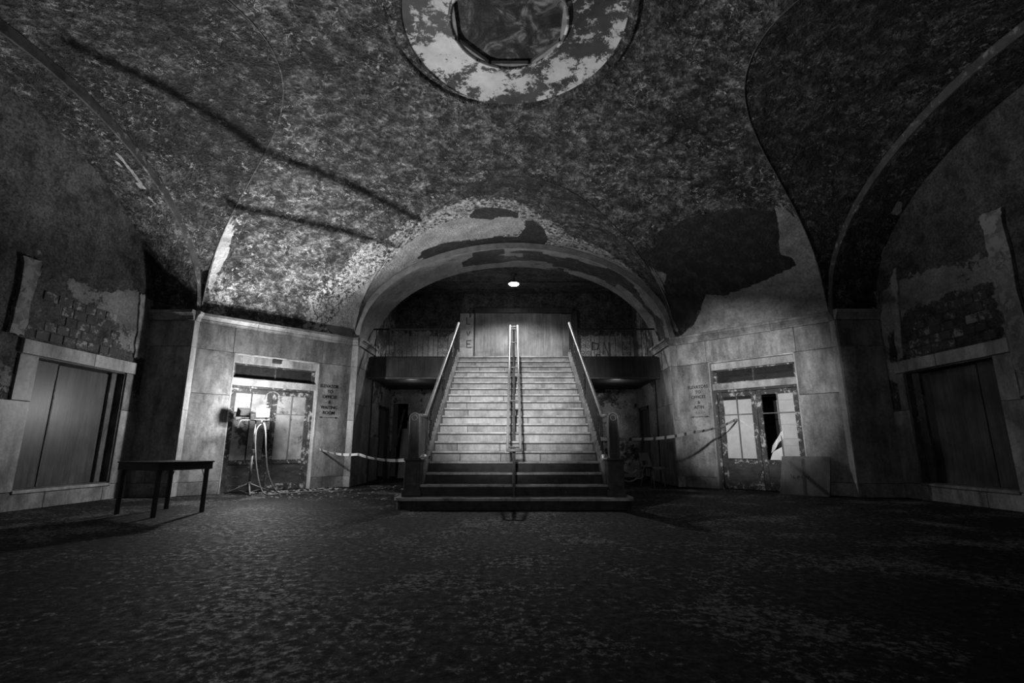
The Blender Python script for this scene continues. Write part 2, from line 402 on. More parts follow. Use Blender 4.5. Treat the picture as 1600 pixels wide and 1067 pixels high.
L_PALE = [[(-3.72,11.75),(-3.31,11.47),(-2.5,10.86),(-1.67,10.52),(-1.01,10.51),(-.52,10.75),(-.34,10.62),(.1,10.7),(.28,10.96),(.26,11.22),(-.07,11.56),(-.75,11.74),(-1.81,11.49),(-2.29,11.56),(-2.47,11.88),(-2.13,12.1),(-2.86,12.1),(-3.45,12.1),(-3.93,12.1)],
          [(1.25,12.1),(1.3,11.95),(1.6,11.93),(2.42,11.9),(3.4,11.98),(3.4,12.1)]]
L_SPECK = [[(-4,12.1),(-3.3,11.0),(-2.2,10.1),(-1.0,9.6),(0,9.8),(.6,10.4),(1.4,11.3),(2.6,11.6),(3.6,12.1)]]
def set_attr(me, name, arr):
    a = me.attributes.new(name, 'FLOAT', 'POINT'); a.data.foreach_set('value', np.asarray(arr, dtype=np.float32).ravel())
def blur(g, k=1):
    for _ in range(k):
        p = np.pad(g, 1, mode='edge')
        g = (p[:-2,1:-1]+p[2:,1:-1]+p[1:-1,:-2]+p[1:-1,2:]+4*p[1:-1,1:-1])/8
    return g
def masked(polys, U, V):
    g = np.zeros(U.shape)
    for P in polys:
        us = [p[0] for p in P]; vs_ = [p[1] for p in P]; u0, u1, v0, v1 = min(us), max(us), min(vs_), max(vs_)
        for i, j in np.argwhere((U >= u0) & (U <= u1) & (V >= v0) & (V <= v1)):
            if inpoly(P, U[i, j], V[i, j]): g[i, j] = 1
    return g
R0 = 1.5
phis = []
ph = math.atan2(H, A)
for k in range(4):
    c = k*math.pi/2
    phis += list(np.linspace(c-ph, c+ph, 120, endpoint=False)) + list(np.linspace(c+ph, c+math.pi/2-ph, 90, endpoint=False))
NPH, NR = len(phis), 120
RB = [rb(p) for p in phis]
U = np.zeros((NR, NPH)); Z = np.zeros((NR, NPH)); rows = []
for i in range(NR):
    t = i/(NR-1); row = []
    for j, p in enumerate(phis):
        # points crowd towards the wall where the vault turns vertical
        b = RB[j]; r = R0 + (b-R0)*math.sin(t*math.pi/2)**.85
        X, Y = r*math.sin(p), r*math.cos(p); z = float(Mz(X, Y))
        row.append((X, Y+CY, z)); U[i, j] = (math.degrees(p)+180) % 360 - 180; Z[i, j] = z
    rows.append(row)
v_ = MB(); v_.strip(rows, closed=True)
ceiling = v_.build('ceiling', K['stucco'], smooth=True, recalc=False, label='dark flaking stucco vault over the octagonal hall', kind='structure')
set_attr(ceiling.data, 'bare', blur(masked(V_BARE, U, Z), 2)); set_attr(ceiling.data, 'pale', blur(masked(V_PALE, U, Z), 2)); set_attr(ceiling.data, 'speck', blur(masked(V_SPECK, U, Z), 12))
NL = 48
for k in range(4):
    rot = Matrix.Rotation(-k*math.pi/2, 4, 'Z')
    js = list(range(k*210, k*210+121))
    rows = []; UX = np.zeros((NL, len(js))); UY = np.zeros((NL, len(js)))
    for i in range(NL):
        row = []
        for n_, j in enumerate(js):
            p = phis[j % NPH] - k*math.pi/2 if j < NPH else phis[j % NPH] + 2*math.pi - k*math.pi/2
            r = RB[j % NPH]; X, Y = r*math.sin(p), r*math.cos(p)
            if n_ in (0, 120): X = math.copysign(H, X); Y = A
            y = Y + (A-Y)*i/(NL-1)
            q = rot @ Vector((X, y, float(Lz(X, y)))); row.append((q.x, q.y+CY, q.z)); UX[i, n_] = X; UY[i, n_] = y+CY
        rows.append(row)
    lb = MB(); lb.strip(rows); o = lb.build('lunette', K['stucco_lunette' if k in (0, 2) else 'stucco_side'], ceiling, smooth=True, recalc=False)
    z0 = np.zeros(UX.shape)
    MB().tube(rows[0], .011, 6).build('groin_edge', K['band_dark'], ceiling, smooth=True)
    set_attr(o.data, 'bare', blur(masked(L_BARE, UX, UY), 1) if k == 0 else z0); set_attr(o.data, 'pale', blur(masked(L_PALE, UX, UY), 1) if k == 0 else z0)
    set_attr(o.data, 'speck', blur(masked(L_SPECK, UX, UY), 8) if k == 0 else z0)

# medallion in the crown of the vault
MC = (-.06, 5.56)
MK = .925
prof = [(1.86, 6.40), (1.84, 6.36), (1.79, 6.345), (1.75, 6.37), (1.73, 6.40), (1.70, 6.405)]
prof = [(r*MK, z+.06) for r, z in prof]
MB().lathe(prof, 96, (*MC, 0)).build('medallion_rim', K['stucco'], ceiling, smooth=True)
MB().lathe([(r*MK, z+.06) for r, z in [(1.70, 6.405), (1.6, 6.43), (1.3, 6.445), (1.0, 6.44), (.88, 6.42)]], 96, (*MC, 0)).build('medallion_ring', K['medal'], ceiling, smooth=True)
MB().lathe([(.82, 6.48), (.815, 6.455), (.795, 6.44), (.775, 6.45), (.77, 6.47)], 96, (*MC, 0)).build('medallion_moulding', K['medal'], ceiling, smooth=True)
RO = .775
for k in range(8):
    a0 = math.pi/8 + k*math.pi/4 + .03; a1 = a0 + math.pi/4 - .06; lo, hi = [], []
    for i in range(13):
        a = a0 + (a1-a0)*i/12; lo.append((MC[0]+RO*math.cos(a), MC[1]+RO*math.sin(a), 6.468))
        p0 = Vector((RO*math.cos(a0), RO*math.sin(a0))); p1 = Vector((RO*math.cos(a1), RO*math.sin(a1))); q = p0.lerp(p1, i/12)*.985
        hi.append((MC[0]+q.x, MC[1]+q.y, 6.475))
    sg = MB(); up = [(x, y, z+.06) for x, y, z in hi]
    sg.strip([lo, hi, up]); sg.build('medallion_segment', K['band'], ceiling)
MB().add([(MC[0]+.78*math.cos(a), MC[1]+.78*math.sin(a), 6.53) for a in np.linspace(0, 2*math.pi, 48, endpoint=False)], [tuple(range(48))]).build('medallion_painting', K['painting'], ceiling)

# ------------------------------------------------------------------ big arches: band, soffit
def ell(a, b, n=60, t0=0, t1=math.pi): return [(a*math.cos(t0+(t1-t0)*i/n), ZS+b*math.sin(t0+(t1-t0)*i/n)) for i in range(n+1)]
def side_frame(k):
    """k-th big side (0 front, 1 right, 2 back, 3 left): local x across, y outwards from the room centre"""
    return Matrix.Translation((0, CY, 0)) @ Matrix.Rotation(-k*math.pi/2, 4, 'Z')
names = ['wall_front', 'wall_right', 'wall_back', 'wall_left']
labels = ['broad elliptical arch opening onto the marble stairs', 'right side arch with peeling band above the boarded window niche', 'plain arched wall behind the viewpoint', 'left side arch with flaking band above the boarded window niche']
arch = []
for k in range(4):
    F = side_frame(k); dep = (YH-YF) if k == 0 else XR-A
    N = 72; out, inn = ell(H, RISE, N), ell(IR, IRISE, N)
    P = .03
    rows = [[(x, A+.04, z) for x, z in out], [(x, A-P, z) for x, z in ell(H-.012, RISE-.012, N)], [(x, A-P, z) for x, z in inn], [(x, A+.0, z) for x, z in inn]]
    b = MB(); b.strip(rows); o = b.build(names[k], K['band'] if k == 0 else K['band_dark'], M=F, smooth=False, label=labels[k], kind='structure'); arch.append(o)
    ND = 14 if k else 20; rows = []; g = np.zeros((ND+1, N+1)); gp = np.zeros((ND+1, N+1))
    for i in range(ND+1):
        y = A + dep*i/ND; rows.append([(x, y, z) for x, z in inn])
        for j in range(N+1):
            th = j/N
            if k == 0:
                f = mnoise.fractal(Vector((th*9+3, y*1.3, 1.7)), 1., 2., 4)
                mid = 1-abs((i/ND)-.45)*2
                g[i, j] = 1 if (th < .47 and f*.8 + mid*.9 > .42) or (.47 <= th < .66 and f*.8+mid*.8 > .5) else 0
                gp[i, j] = 1 - g[i, j]
            elif k in (1, 3):
                f = mnoise.fractal(Vector((th*6, y*2, k)), 1., 2., 4); gp[i, j] = 1 if f > .7 else 0
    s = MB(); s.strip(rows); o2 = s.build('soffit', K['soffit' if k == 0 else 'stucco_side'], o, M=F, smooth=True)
    set_attr(o2.data, 'bare', g); set_attr(o2.data, 'pale', gp); set_attr(o2.data, 'speck', np.zeros(g.shape))

# marble cladding helper: a slab with chamfered edges, thickness d
def slab(parent, F, t0, t1, z0, z1, d=.03, mat='marble', g=.004, name='marble_panel', d0=-.02):
    return MB().cbox(t0+g, t1-g, d0, d, z0+g, z1-g, .004).build(name, K[mat], parent, M=F)
CORN = [(-.02, 3.40), (.045, 3.40), (.05, 3.43), (.06, 3.45), (.06, 3.47), (.10, 3.53), (.12, 3.535), (.12, 3.585), (.10, 3.60), (-.02, 3.60)]
def cornice(parent, F, t0, t1, n=1, name='cornice'):
    for i in range(n):
        a, b = t0+(t1-t0)*i/n, t0+(t1-t0)*(i+1)/n
        mb = MB(); m = len(CORN); mb.add([(a+.003, d, z) for d, z in CORN]+[(b-.003, d, z) for d, z in CORN], [tuple(range(m)), tuple(reversed(range(m, 2*m)))]+[(j, (j+1) % m, m+(j+1) % m, m+j) for j in range(m)])
        mb.build(name, K['marble'], parent, M=F)
ZJ, ZM, ZBASE, ZH = 2.87, 1.97, .25, 3.40

# arch piers: narrow face towards the room and the reveals
def reveal_clad(k, sx, panels, pm='marble'):
    par = arch[k]; F = side_frame(k)
    # narrow face, on the plane of the big side
    Fn = F @ Matrix(((1,0,0,0),(0,-1,0,A),(0,0,1,0),(0,0,0,1)))
    a, b = (IR, H) if sx > 0 else (-H, -IR)
    for z0, z1 in ((0, ZBASE), (ZBASE, ZM-.35 if k else 1.55), (ZM-.35 if k else 1.55, ZJ), (ZJ, ZH)):
        slab(par, Fn, a, b, z0, z1, .03, 'marble_pale', .002, 'pilaster_stone')
    cornice(par, Fn, a-.0, b+.0, 1, 'pilaster_cap')
    # reveal: faces inwards (local -sx), t = outwards
    Fr = F @ Matrix(((0, -sx, 0, sx*IR), (1, 0, 0, 0), (0, 0, 1, 0), (0, 0, 0, 1)))
    dep = (YH-YF) if k == 0 else XR-A
    MB().box(A-.02, A+dep, -.35, -.021, 0, ZS).build('pier_core', K['joint'], par, M=Fr)
    for t0, t1, z0, z1 in panels:
        slab(par, Fr, A+t0*dep, A+t1*dep, z0, z1, .006, pm, .003, d0=-.03)
    cornice(par, Fr, A-.03, A+dep, 1, 'reveal_cornice')
for k in (1, 3):
    for sx in (-1, 1):
        far = (k == 1 and sx < 0) or (k == 3 and sx > 0)
        reveal_clad(k, sx, [(0, 1, 0, ZBASE), (0, 1, ZBASE, ZJ), (0, 1, ZJ, ZH)])
for sx in (-1, 1):
    reveal_clad(0, sx, [(0, 1, 0, ZBASE), (0, .48, ZBASE, 1.95), (.48, 1, ZBASE, 1.95), (0, .48, 1.95, ZJ), (.48, 1, 1.95, ZJ), (0, 1, ZJ, ZH)])
for sx in (-1, 1):
    reveal_clad(2, sx, [(0, 1, 0, ZBASE), (0, 1, ZBASE, ZJ), (0, 1, ZJ, ZH)])
MB().box(-IR-.3, IR+.3, A+.86, A+1.0, 0, ZC+.2).build('recess_wall', K['peel'], arch[2], M=side_frame(2))

# ------------------------------------------------------------------ diagonal walls with the double doors
OT0, OT1, OZ = .73, 2.545, 2.86
def lettering(parent, F, body, tc, z, size, mat, wscale=1., d=.0335):
    cu = bpy.data.curves.new('lettering', 'FONT'); cu.body = body; cu.size = size; cu.align_x = 'CENTER'; cu.extrude = .0012; cu.offset = size*.022
    ob = bpy.data.objects.new('tmp', cu); COL.objects.link(ob); bpy.context.view_layer.update()
    me = bpy.data.meshes.new_from_object(ob.evaluated_get(bpy.context.evaluated_depsgraph_get())); bpy.data.objects.remove(ob)
    flip = -1 if F.to_3x3().determinant() > 0 else 1      # reading direction runs left to right seen from the room
    co = [F @ Vector((tc + flip*v.co.x*wscale, d+v.co.z, z+v.co.y)) for v in me.vertices]
    mb = MB(); mb.v = [tuple(c) for c in co]; mb.f = [tuple(p.vertices) for p in me.polygons]
    return mb.build('lettering', K[mat], parent)
def arrow(parent, F, t0, t1, z, mat, d=.0335, heads='both'):
    mb = MB(); mb.box(t0, t1, d-.001, d+.0015, z-.006, z+.006)
    def head(ti, sgn): mb.prism([(ti, z), (ti+sgn*.07, z+.022), (ti+sgn*.055, z), (ti+sgn*.07, z-.022)], 'y', d-.001, d+.0015)
    head(t0, 1); head(t1, -1) if heads == 'both' else None
    return mb.build('painted_arrow', K[mat], parent, M=F)
diag = {}
for side, F in (('left', FL), ('right', FR)):
    w = MB(); w.box(.02, OT0, -.4, -.021, 0, ZS); w.box(OT1, DL-.02, -.4, -.021, 0, ZS); w.box(OT0, OT1, -.4, -.021, OZ, ZS)
    par = w.build('wall_front_' + side, K['joint'], M=F, label='marble clad diagonal wall %s of the stairs with a papered or whitewashed double door' % side if side == 'x' else
                  ('brightly lit marble clad diagonal wall behind the work light' if side == 'left' else 'marble clad diagonal wall with faded elevator lettering right of the stairs'), kind='structure')
    diag[side] = par
    for t0, t1, z0, z1 in ((.0, OT0, 0, ZBASE), (.0, OT0, ZBASE, ZM), (.0, OT0, ZM, ZJ), (OT1, DL, 0, ZBASE), (OT1, DL, ZBASE, ZJ),
                           (.0, .68, ZJ, ZH), (.68, 2.6, ZJ, ZH), (2.6, DL, ZJ, ZH)):
        slab(par, F, t0, t1, z0, z1, .03)
    cornice(par, F, -.03, DL+.03, 3)
    # marble reveal of the opening
    for t0, t1 in ((OT0-.018, OT0+.012), (OT1-.012, OT1+.018)):
        MB().cbox(t0, t1, -.24, .036, 0, OZ, .004).build('door_jamb', K['marble_pale'], par, M=F)
    MB().cbox(OT0, OT1, -.24, .036, OZ-.02, OZ+.012, .004).build('door_lintel', K['marble_pale'], par, M=F)
    MB().cbox(OT0+.012, OT1-.012, -.2, -.06, 2.68, OZ-.02, .005).build('head_stone', K['marble_pale'], par, M=F)
    # unlit room behind the door
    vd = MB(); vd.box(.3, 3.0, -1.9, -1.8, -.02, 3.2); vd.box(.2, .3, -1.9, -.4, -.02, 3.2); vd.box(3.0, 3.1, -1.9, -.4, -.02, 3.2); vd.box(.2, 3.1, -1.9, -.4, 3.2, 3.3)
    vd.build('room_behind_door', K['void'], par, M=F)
    # ---- double door
    dn = 'door_1' if side == 'left' else 'door_2'
    door = empty(dn, label='whitewashed glazed double door behind the lit work light' if side == 'left' else 'paper covered glazed double door with a broken pane', kind='structure')
    MB().cbox(OT0+.012, OT1-.012, -.22, -.03, 2.205, 2.36, .008).build('transom_bar', K['marble_pale'], door, M=F)
    tf = MB(); a, b = OT0+.012, OT1-.012
    tf.box(a, a+.07, -.19, -.13, 2.36, 2.68); tf.box(b-.07, b, -.19, -.13, 2.36, 2.68); tf.box(a, b, -.19, -.13, 2.36, 2.385); tf.box(a, b, -.19, -.13, 2.655, 2.68)
    tf.build('transom_frame', K['door'], door, M=F)
    mid = (a+b)/2
    MB().box(mid-.015, mid+.015, -.185, -.135, 2.385, 2.655).build('transom_mullion', K['door'], door, M=F)
    for q0, q1 in ((a+.07, mid-.015), (mid+.015, b-.07)):
        MB().box(q0, q1, -.168, -.162, 2.385, 2.655).build('transom_pane', K['glass'], door, M=F)
    dm = MB(); dm.box(a, a+.045, -.24, -.12, 0, 2.205); dm.box(b-.045, b, -.24, -.12, 0, 2.205); dm.box(a+.045, b-.045, -.24, -.12, 2.16, 2.205)
    dm.build('door_frame', K['door'], door, M=F)
    L0, L1 = a+.045, b-.045; mid = (L0+L1)/2
    for li, (l0, l1) in enumerate(((L0, mid-.004), (mid+.004, L1))):
        lf = MB(); st = .105; g0, g1, gz0, gz1 = l0+st, l1-st, .65, 2.05; D0, D1 = -.215, -.165
        lf.cbox(l0, g0, D0, D1, .01, 2.155, .004); lf.cbox(g1, l1, D0, D1, .01, 2.155, .004); lf.cbox(g0, g1, D0, D1, gz1, 2.155, .004); lf.cbox(g0, g1, D0, D1, gz0-.09, gz0, .004); lf.cbox(g0, g1, D0, D1, .01, .14, .004)
        leaf = lf.build('door_leaf', K['door'], door, M=F)
        MB().cbox(g0-.005, g1+.005, D0+.012, D1-.016, .135, gz0-.085, .006).build('kick_panel', K['door_low'], leaf, M=F)
        gm, gh = (g0+g1)/2, 1.64
        mu = 'lamp_steel' if side == 'left' else 'gunmetal'
        if side == 'left' and li == 0: mu = 'iron'
        MB().box(gm-.011, gm+.011, D0+.012, D1-.005, gz0, gz1).build('muntin', K[mu], leaf, M=F)
        if mu != 'iron': MB().box(g0, g1, D0+.012, D1-.004, gh-.011, gh+.011).build('muntin', K[mu], leaf, M=F)
        MB().cbox((l1-.05 if li == 0 else l0+.03), (l1-.03 if li == 0 else l0+.05), D1, D1+.04, .98, 1.12, .004).build('door_handle', K['gunmetal'], leaf, M=F)
        for pi, (q0, q1, w0, w1) in enumerate(((g0, gm-.011, gz0, gh-.011), (gm+.011, g1, gz0, gh-.011), (g0, gm-.011, gh+.011, gz1), (gm+.011, g1, gh+.011, gz1))):
            if side == 'left':
                MB().box(q0, q1, D0+.02, D0+.026, w0, w1).build('glass_pane', K['dirty_glass'], leaf, M=F)
            else:
                broken = li == 0 and q0 > gm   # panes missing on the stair side of the far leaf
                if not broken: MB().box(q0, q1, D0+.02, D0+.025, w0, w1).build('glass_pane', K['glass'], leaf, M=F)
        if side == 'right':
            rr = random.Random(3+li)
            if li == 1:      # leaf nearer the stairs: papered all over in overlapping sheets
                z = gz0+.02
                for hgt in (.14, .2, .22, .22, .22, .2, .14):
                    MB().box(g0+rr.uniform(0, .02), g1-rr.uniform(0, .015), D0+.004-rr.uniform(0, .003), D0+.006, z, min(z+hgt-.002, gz1)).build('paper_sheet', K['paper'], leaf, M=F); z += hgt-.005
                MB().box(g0+.01, g0+.1, D0+.008, D0+.0095, gz0+.09, gz0+.36).build('paper_sheet', K['paper'], leaf, M=F)
            else:
                z = gz0+.0
                for hgt in (.3, .14, .3, .24, .28, .2):
                    MB().box(g0, gm+.02+rr.uniform(-.03, .03), D0+.003, D0+.0045, z, min(z+hgt-.004, gz1)).build('paper_sheet', K['paper'], leaf, M=F); z += hgt
                # torn sheets sagging in the broken panes
                MB().add([(gm-.06, D0-.02, gz0), (g1-.03, D0-.02, gz0), (g1-.09, D0-.05, gz0+.17), (gm-.02, D0-.04, gz0+.3), (gm-.06, D0-.022, gz0-.0), (g1-.03, D0-.022, gz0), (g1-.09, D0-.052, gz0+.17), (gm-.02, D0-.042, gz0+.3)],
                         [(0,1,2,3),(7,6,5,4),(0,4,5,1),(1,5,6,2),(2,6,7,3),(3,7,4,0)]).build('torn_paper', K['paper'], leaf, M=F)
                crv = []
                for i in range(9):
                    u = i/8; crv.append([(gm-.03+.27*u, D0+.01+.03*math.sin(u*7), gz0+.42-.25*u+.03*math.sin(u*5)), (gm-.06+.25*u, D0+.02+.05*math.sin(u*6+1), gz0+.62-.12*u-.2*u*u)])
                mb = MB(); mb.strip(crv); mb.strip([[(p[0], p[1]-.003, p[2]) for p in r] for r in crv]); mb.build('torn_paper', K['paper'], leaf, M=F)
    if side == 'left':
        # chipped white outline of a lost ornament between the leaves, and the door closer at the head
        orn = [(mid+.17*math.cos(a), D1+.004, 1.93+.2*math.sin(a)) for a in np.linspace(.1, math.pi-.1, 15)]
        MB().tube(orn, [.012+.006*math.sin(i*2.3) for i in range(15)], 5).build('paint_scar', K['chip'], door, M=F)
        MB().cbox(mid-.13, mid+.06, -.06, .02, 2.74, 2.83, .012).build('door_closer', K['lamp_body'], door, M=F)
    # ---- painted directions
    tc = 2.86
    if side == 'left':
        for body, z, sz, ws in (('ELEVATOR', 2.30, .105, .9), ('TO', 2.175, .1, .95), ('OFFICES', 2.05, .1, .95), ('&', 1.925, .1, .95), ('WAITING', 1.80, .105, .9), ('ROOM', 1.675, .105, .95)):
            lettering(par, F, body, tc-(.03 if body == 'ELEVATOR' else 0), z, sz, 'paint', ws)
        lettering(par, F, 'S', tc+.245, 2.30, .105, 'paint_faint', .9)
        arrow(par, F, tc-.23, tc+.23, 1.60, 'paint')
    else:
        for body, z, sz, ws, mt in (('ELEVATORS', 2.285, .105, .9, 'paint'), ('TO', 2.165, .1, .95, 'paint'), ('OFFICES', 2.045, .1, .95, 'paint'), ('&', 1.925, .1, .95, 'paint'), ('ROOM', 1.69, .1, .95, 'paint_faint')):
            lettering(par, F, body, tc, z, sz, mt, ws)
        lettering(par, F, 'W', tc+.225, 1.805, .105, 'paint_faint', .9); lettering(par, F, 'AITIN', tc+.0, 1.805, .105, 'paint', .9); lettering(par, F, 'G', tc-.21, 1.805, .105, 'paint_faint', .9)
        arrow(par, F, tc-.22, tc+.22, 1.615, 'paint')

# ------------------------------------------------------------------ side recess walls with the boarded windows
def rough(P, r_, k=5, amp=.022):
    out = []
    for (x0, y0), (x1, y1) in zip(P, P[1:]+P[:1]):
        for i in range(k): t = i/k; out.append((x0+(x1-x0)*t + (r_.uniform(-amp, amp) if i else 0), y0+(y1-y0)*t + (r_.uniform(-amp, amp) if i else 0)))
    return out
WY0, WY1, WZ0, WZ1 = 7.38, 9.12, .29, 2.27
PIL_SPAN = {1: (6.78, 7.06), 3: (6.84, 7.06)}
R_PALE = [[(9.6,4.1),(9.37,4.07),(8.84,4.3),(8.17,4.01),(7.41,3.92),(7.19,3.98),(7.16,3.37),(7.85,3.45),(8.88,3.3),(9.33,3.0),(9.6,2.2)], [(7.15,4.4),(6.8,4.4),(6.8,1.6),(7.12,1.6)]]
L_PALEW = [[(7.5,3.6),(8.4,3.62),(9.04,3.85),(9.62,3.8),(9.7,2.6),(9.23,2.58),(8.77,2.75),(8.6,3.2),(7.9,3.3)], [(6.85,3.71),(7.15,3.66),(7.04,3.12),(6.85,2.62)]]
for k, sx in ((1, 1), (3, -1)):
    Fw = Matrix(((0, -sx, 0, sx*XR), (1, 0, 0, 0), (0, 0, 1, 0), (0, 0, 0, 1)))      # t = world y, d into the room
    par = arch[k]
    ys = sorted(set([round(float(v), 3) for v in np.arange(1.6, 9.75, .06)] + [WY0, WY1])); zs = sorted(set([round(float(v), 3) for v in np.arange(0, 6.2, .06)] + [WZ0, WZ1]))
    vs_ = [(y, 0, z) for z in zs for y in ys]; ny = len(ys); fs_ = []
    for i in range(len(zs)-1):
        for j in range(ny-1):
            cy_, cz_ = (ys[j]+ys[j+1])/2, (zs[i]+zs[i+1])/2
            if WY0 < cy_ < WY1 and WZ0 < cz_ < WZ1: continue
            fs_.append((i*ny+j, i*ny+j+1, (i+1)*ny+j+1, (i+1)*ny+j))
    mb = MB(); mb.add(vs_, fs_); w = mb.build('recess_wall', K['peel'], par, M=Fw, recalc=False)
    UY, UZ = np.meshgrid(np.array(ys), np.array(zs))
    set_attr(w.data, 'pale', blur(masked(R_PALE if sx > 0 else L_PALEW, UY, UZ), 2)); bg = np.where(UZ > 3.9, 1., 0.) + np.where((UZ < 3.9) & (UZ > 2.5), .35, 0)
    set_attr(w.data, 'bare', blur(bg, 6))
    # marble surround
    for t0, t1, z0, z1, mt in ((9.12, 9.66, .27, 1.58, 'marble'), (9.12, 9.3, 1.58, WZ1, 'marble'), (6.9, 7.38, .27, 1.58, 'marble'), (7.08, 7.38, 1.58, WZ1, 'marble'), (7.08, 8.35, WZ1, 2.49, 'marble_pale'), (8.35, 9.3, WZ1, 2.49, 'marble_pale'),
                               (9.0, 9.7, 0, .27, 'marble'), (7.9, 9.0, 0, .27, 'marble'), (6.6, 7.9, 0, .27, 'marble'), (5.4, 6.6, 0, .27, 'marble'), (5.6, 6.9, .27, 1.58, 'marble')):
        slab(par, Fw, t0, t1, z0, z1, .05 if z0 == WZ1 else .03, mt)
    # thin upright strips of old plaster pilaster
    p0, p1 = PIL_SPAN[k]; ztop = 4.42 if sx > 0 else 3.7
    pr = random.Random(k)
    zb_ = 1.62 if sx > 0 else 2.52
    pts = [(p0, zb_), (p1, zb_), (p1-.01, 3.0), (p1+.02, ztop-.3), (p1+.05, ztop-.12), (p1+.03, ztop), (p0-.04, ztop-.03), (p0, ztop-.25)]
    pl = MB(); pl.prism(rough(pts, pr), 'y', -.01, .05); pl.build('pilaster_remnant', K['remnant'], par, M=Fw)
    q = [(9.06, 2.55), (9.2, 2.5), (9.14, 3.4), (9.02, 4.1), (8.86, 4.25), (8.94, 3.6)] if sx > 0 else [(9.22, 2.6), (9.36, 2.58), (9.34, 3.3), (9.24, 3.85), (9.12, 3.8), (9.2, 3.2)]
    pl = MB(); pl.prism(rough(q, pr), 'y', -.01, .03); pl.build('plaster_strip', K['remnant'], par, M=Fw)
    # exposed masonry over the lintel
    for row in range(5):
        z0 = 2.52 + row*.155; y = 7.26 + (row % 2)*.11
        while y < 8.8:
            wd = pr.uniform(.2, .26)
            if pr.random() < .78:
                dd = pr.uniform(.004, .016); MB().cbox(y+.006, y+wd-.006, -.02, dd, z0+.006, z0+.149, .008).build('brick', K['brick'], par, M=Fw)
            y += wd
    # boarded window
    win = empty('window_1' if sx < 0 else 'window_2', label='boarded up window in the %s' % ('left niche beside the folding table' if sx < 0 else 'right niche beside the leaning stone'), kind='structure')
    fr = MB(); dn = -.17
    fr.box(WY0, WY0+.02, dn-.03, .0, WZ0, WZ1); fr.box(WY1-.02, WY1, dn-.03, .0, WZ0, WZ1); fr.box(WY0, WY1, dn-.03, 0, WZ1-.02, WZ1); fr.box(WY0, WY1, dn-.03, .0, WZ0, WZ0+.02)
    fr.build('window_reveal', K['frame'], win, M=Fw)
    ff = MB(); ff.cbox(WY1-.17, WY1-.02, dn-.02, dn+.06, WZ0+.02, WZ1-.02, .006); ff.cbox(WY0+.02, WY0+.1, dn-.02, dn+.06, WZ0+.02, WZ1-.02, .006); ff.build('window_frame', K['frame'], win, M=Fw)
    sp = 7.93 if sx < 0 else 7.86
    MB().cbox(WY0+.06, sp-.008, dn-.015, dn+.004, WZ0+.02, WZ1-.03, .002).build('plywood_board', K['darkply'], win, M=Fw)
    MB().cbox(sp+.008, WY1-.15, dn-.015, dn+.006, WZ0+.02, WZ1-.05, .002).build('plywood_board', K['darkply'], win, M=Fw)
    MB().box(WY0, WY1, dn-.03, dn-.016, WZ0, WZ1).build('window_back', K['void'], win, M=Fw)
    if sx < 0: MB().box(sp-.008, sp+.012, dn+.0, dn+.016, WZ0+.03, WZ1-.3).build('board_edge_strip', K['frame'], win, M=Fw)
    MB().cbox(WY0-.02, WY1+.02, -.1, .05, WZ0-.05, WZ0+.0, .01).build('window_sill', K['marble'], win, M=Fw)

# ------------------------------------------------------------------ stair hall behind the front arch
XH = 3.97
hw = MB(); hw.box(-XH-.2, XH+.2, YB, YB+.2, 0, ZC)
def hgrid(name, F, t0, t1, z0, z1, holes, mat, parent=None, step=.12, bare_fn=None, **kw):
    ts = sorted(set([t0, t1] + [round(t0+step*i, 4) for i in range(1, int((t1-t0)/step))] + [h for q in holes for h in q[:2]])); zs = sorted(set([z0, z1] + [round(z0+step*i, 4) for i in range(1, int((z1-z0)/step))] + [h for q in holes for h in q[2:]]))
    n = len(ts); mb = MB(); fs_ = []
    for i in range(len(zs)-1):
        for j in range(n-1):
            a, b = (ts[j]+ts[j+1])/2, (zs[i]+zs[i+1])/2
            if any(q[0] < a < q[1] and q[2] < b < q[3] for q in holes): continue
            fs_.append((i*n+j, i*n+j+1, (i+1)*n+j+1, (i+1)*n+j))
    mb.add([(t, 0, z) for z in zs for t in ts], fs_); o = mb.build(name, K[mat], parent, M=F, recalc=False, **kw)
    T, Zz = np.meshgrid(np.array(ts), np.array(zs)); g = np.zeros(T.shape) if bare_fn is None else bare_fn(T, Zz)
    set_attr(o.data, 'bare', np.maximum(g, 0)); set_attr(o.data, 'pale', np.maximum(-g, 0)); return o
FB = Matrix(((1,0,0,0),(0,-1,0,YB),(0,0,1,0),(0,0,0,1)))
wb = hgrid('wall_stair_hall', FB, -XH, XH, 0, ZC, [(-3.9, -3.42, 0, 2.3)], 'peel_dark', bare_fn=lambda T, Zz: np.where(Zz > 4.75, .7, np.where((Zz > ZL) & (Zz < 4.5), -1.2, np.where(Zz < 2.6, -.2, .0))), label='stained back wall of the stair hall behind the landing', kind='structure')
MB().box(-3.95, -3.4, YB+.9, YB+.95, 0, 2.4).build('dark_passage', K['void'], wb)
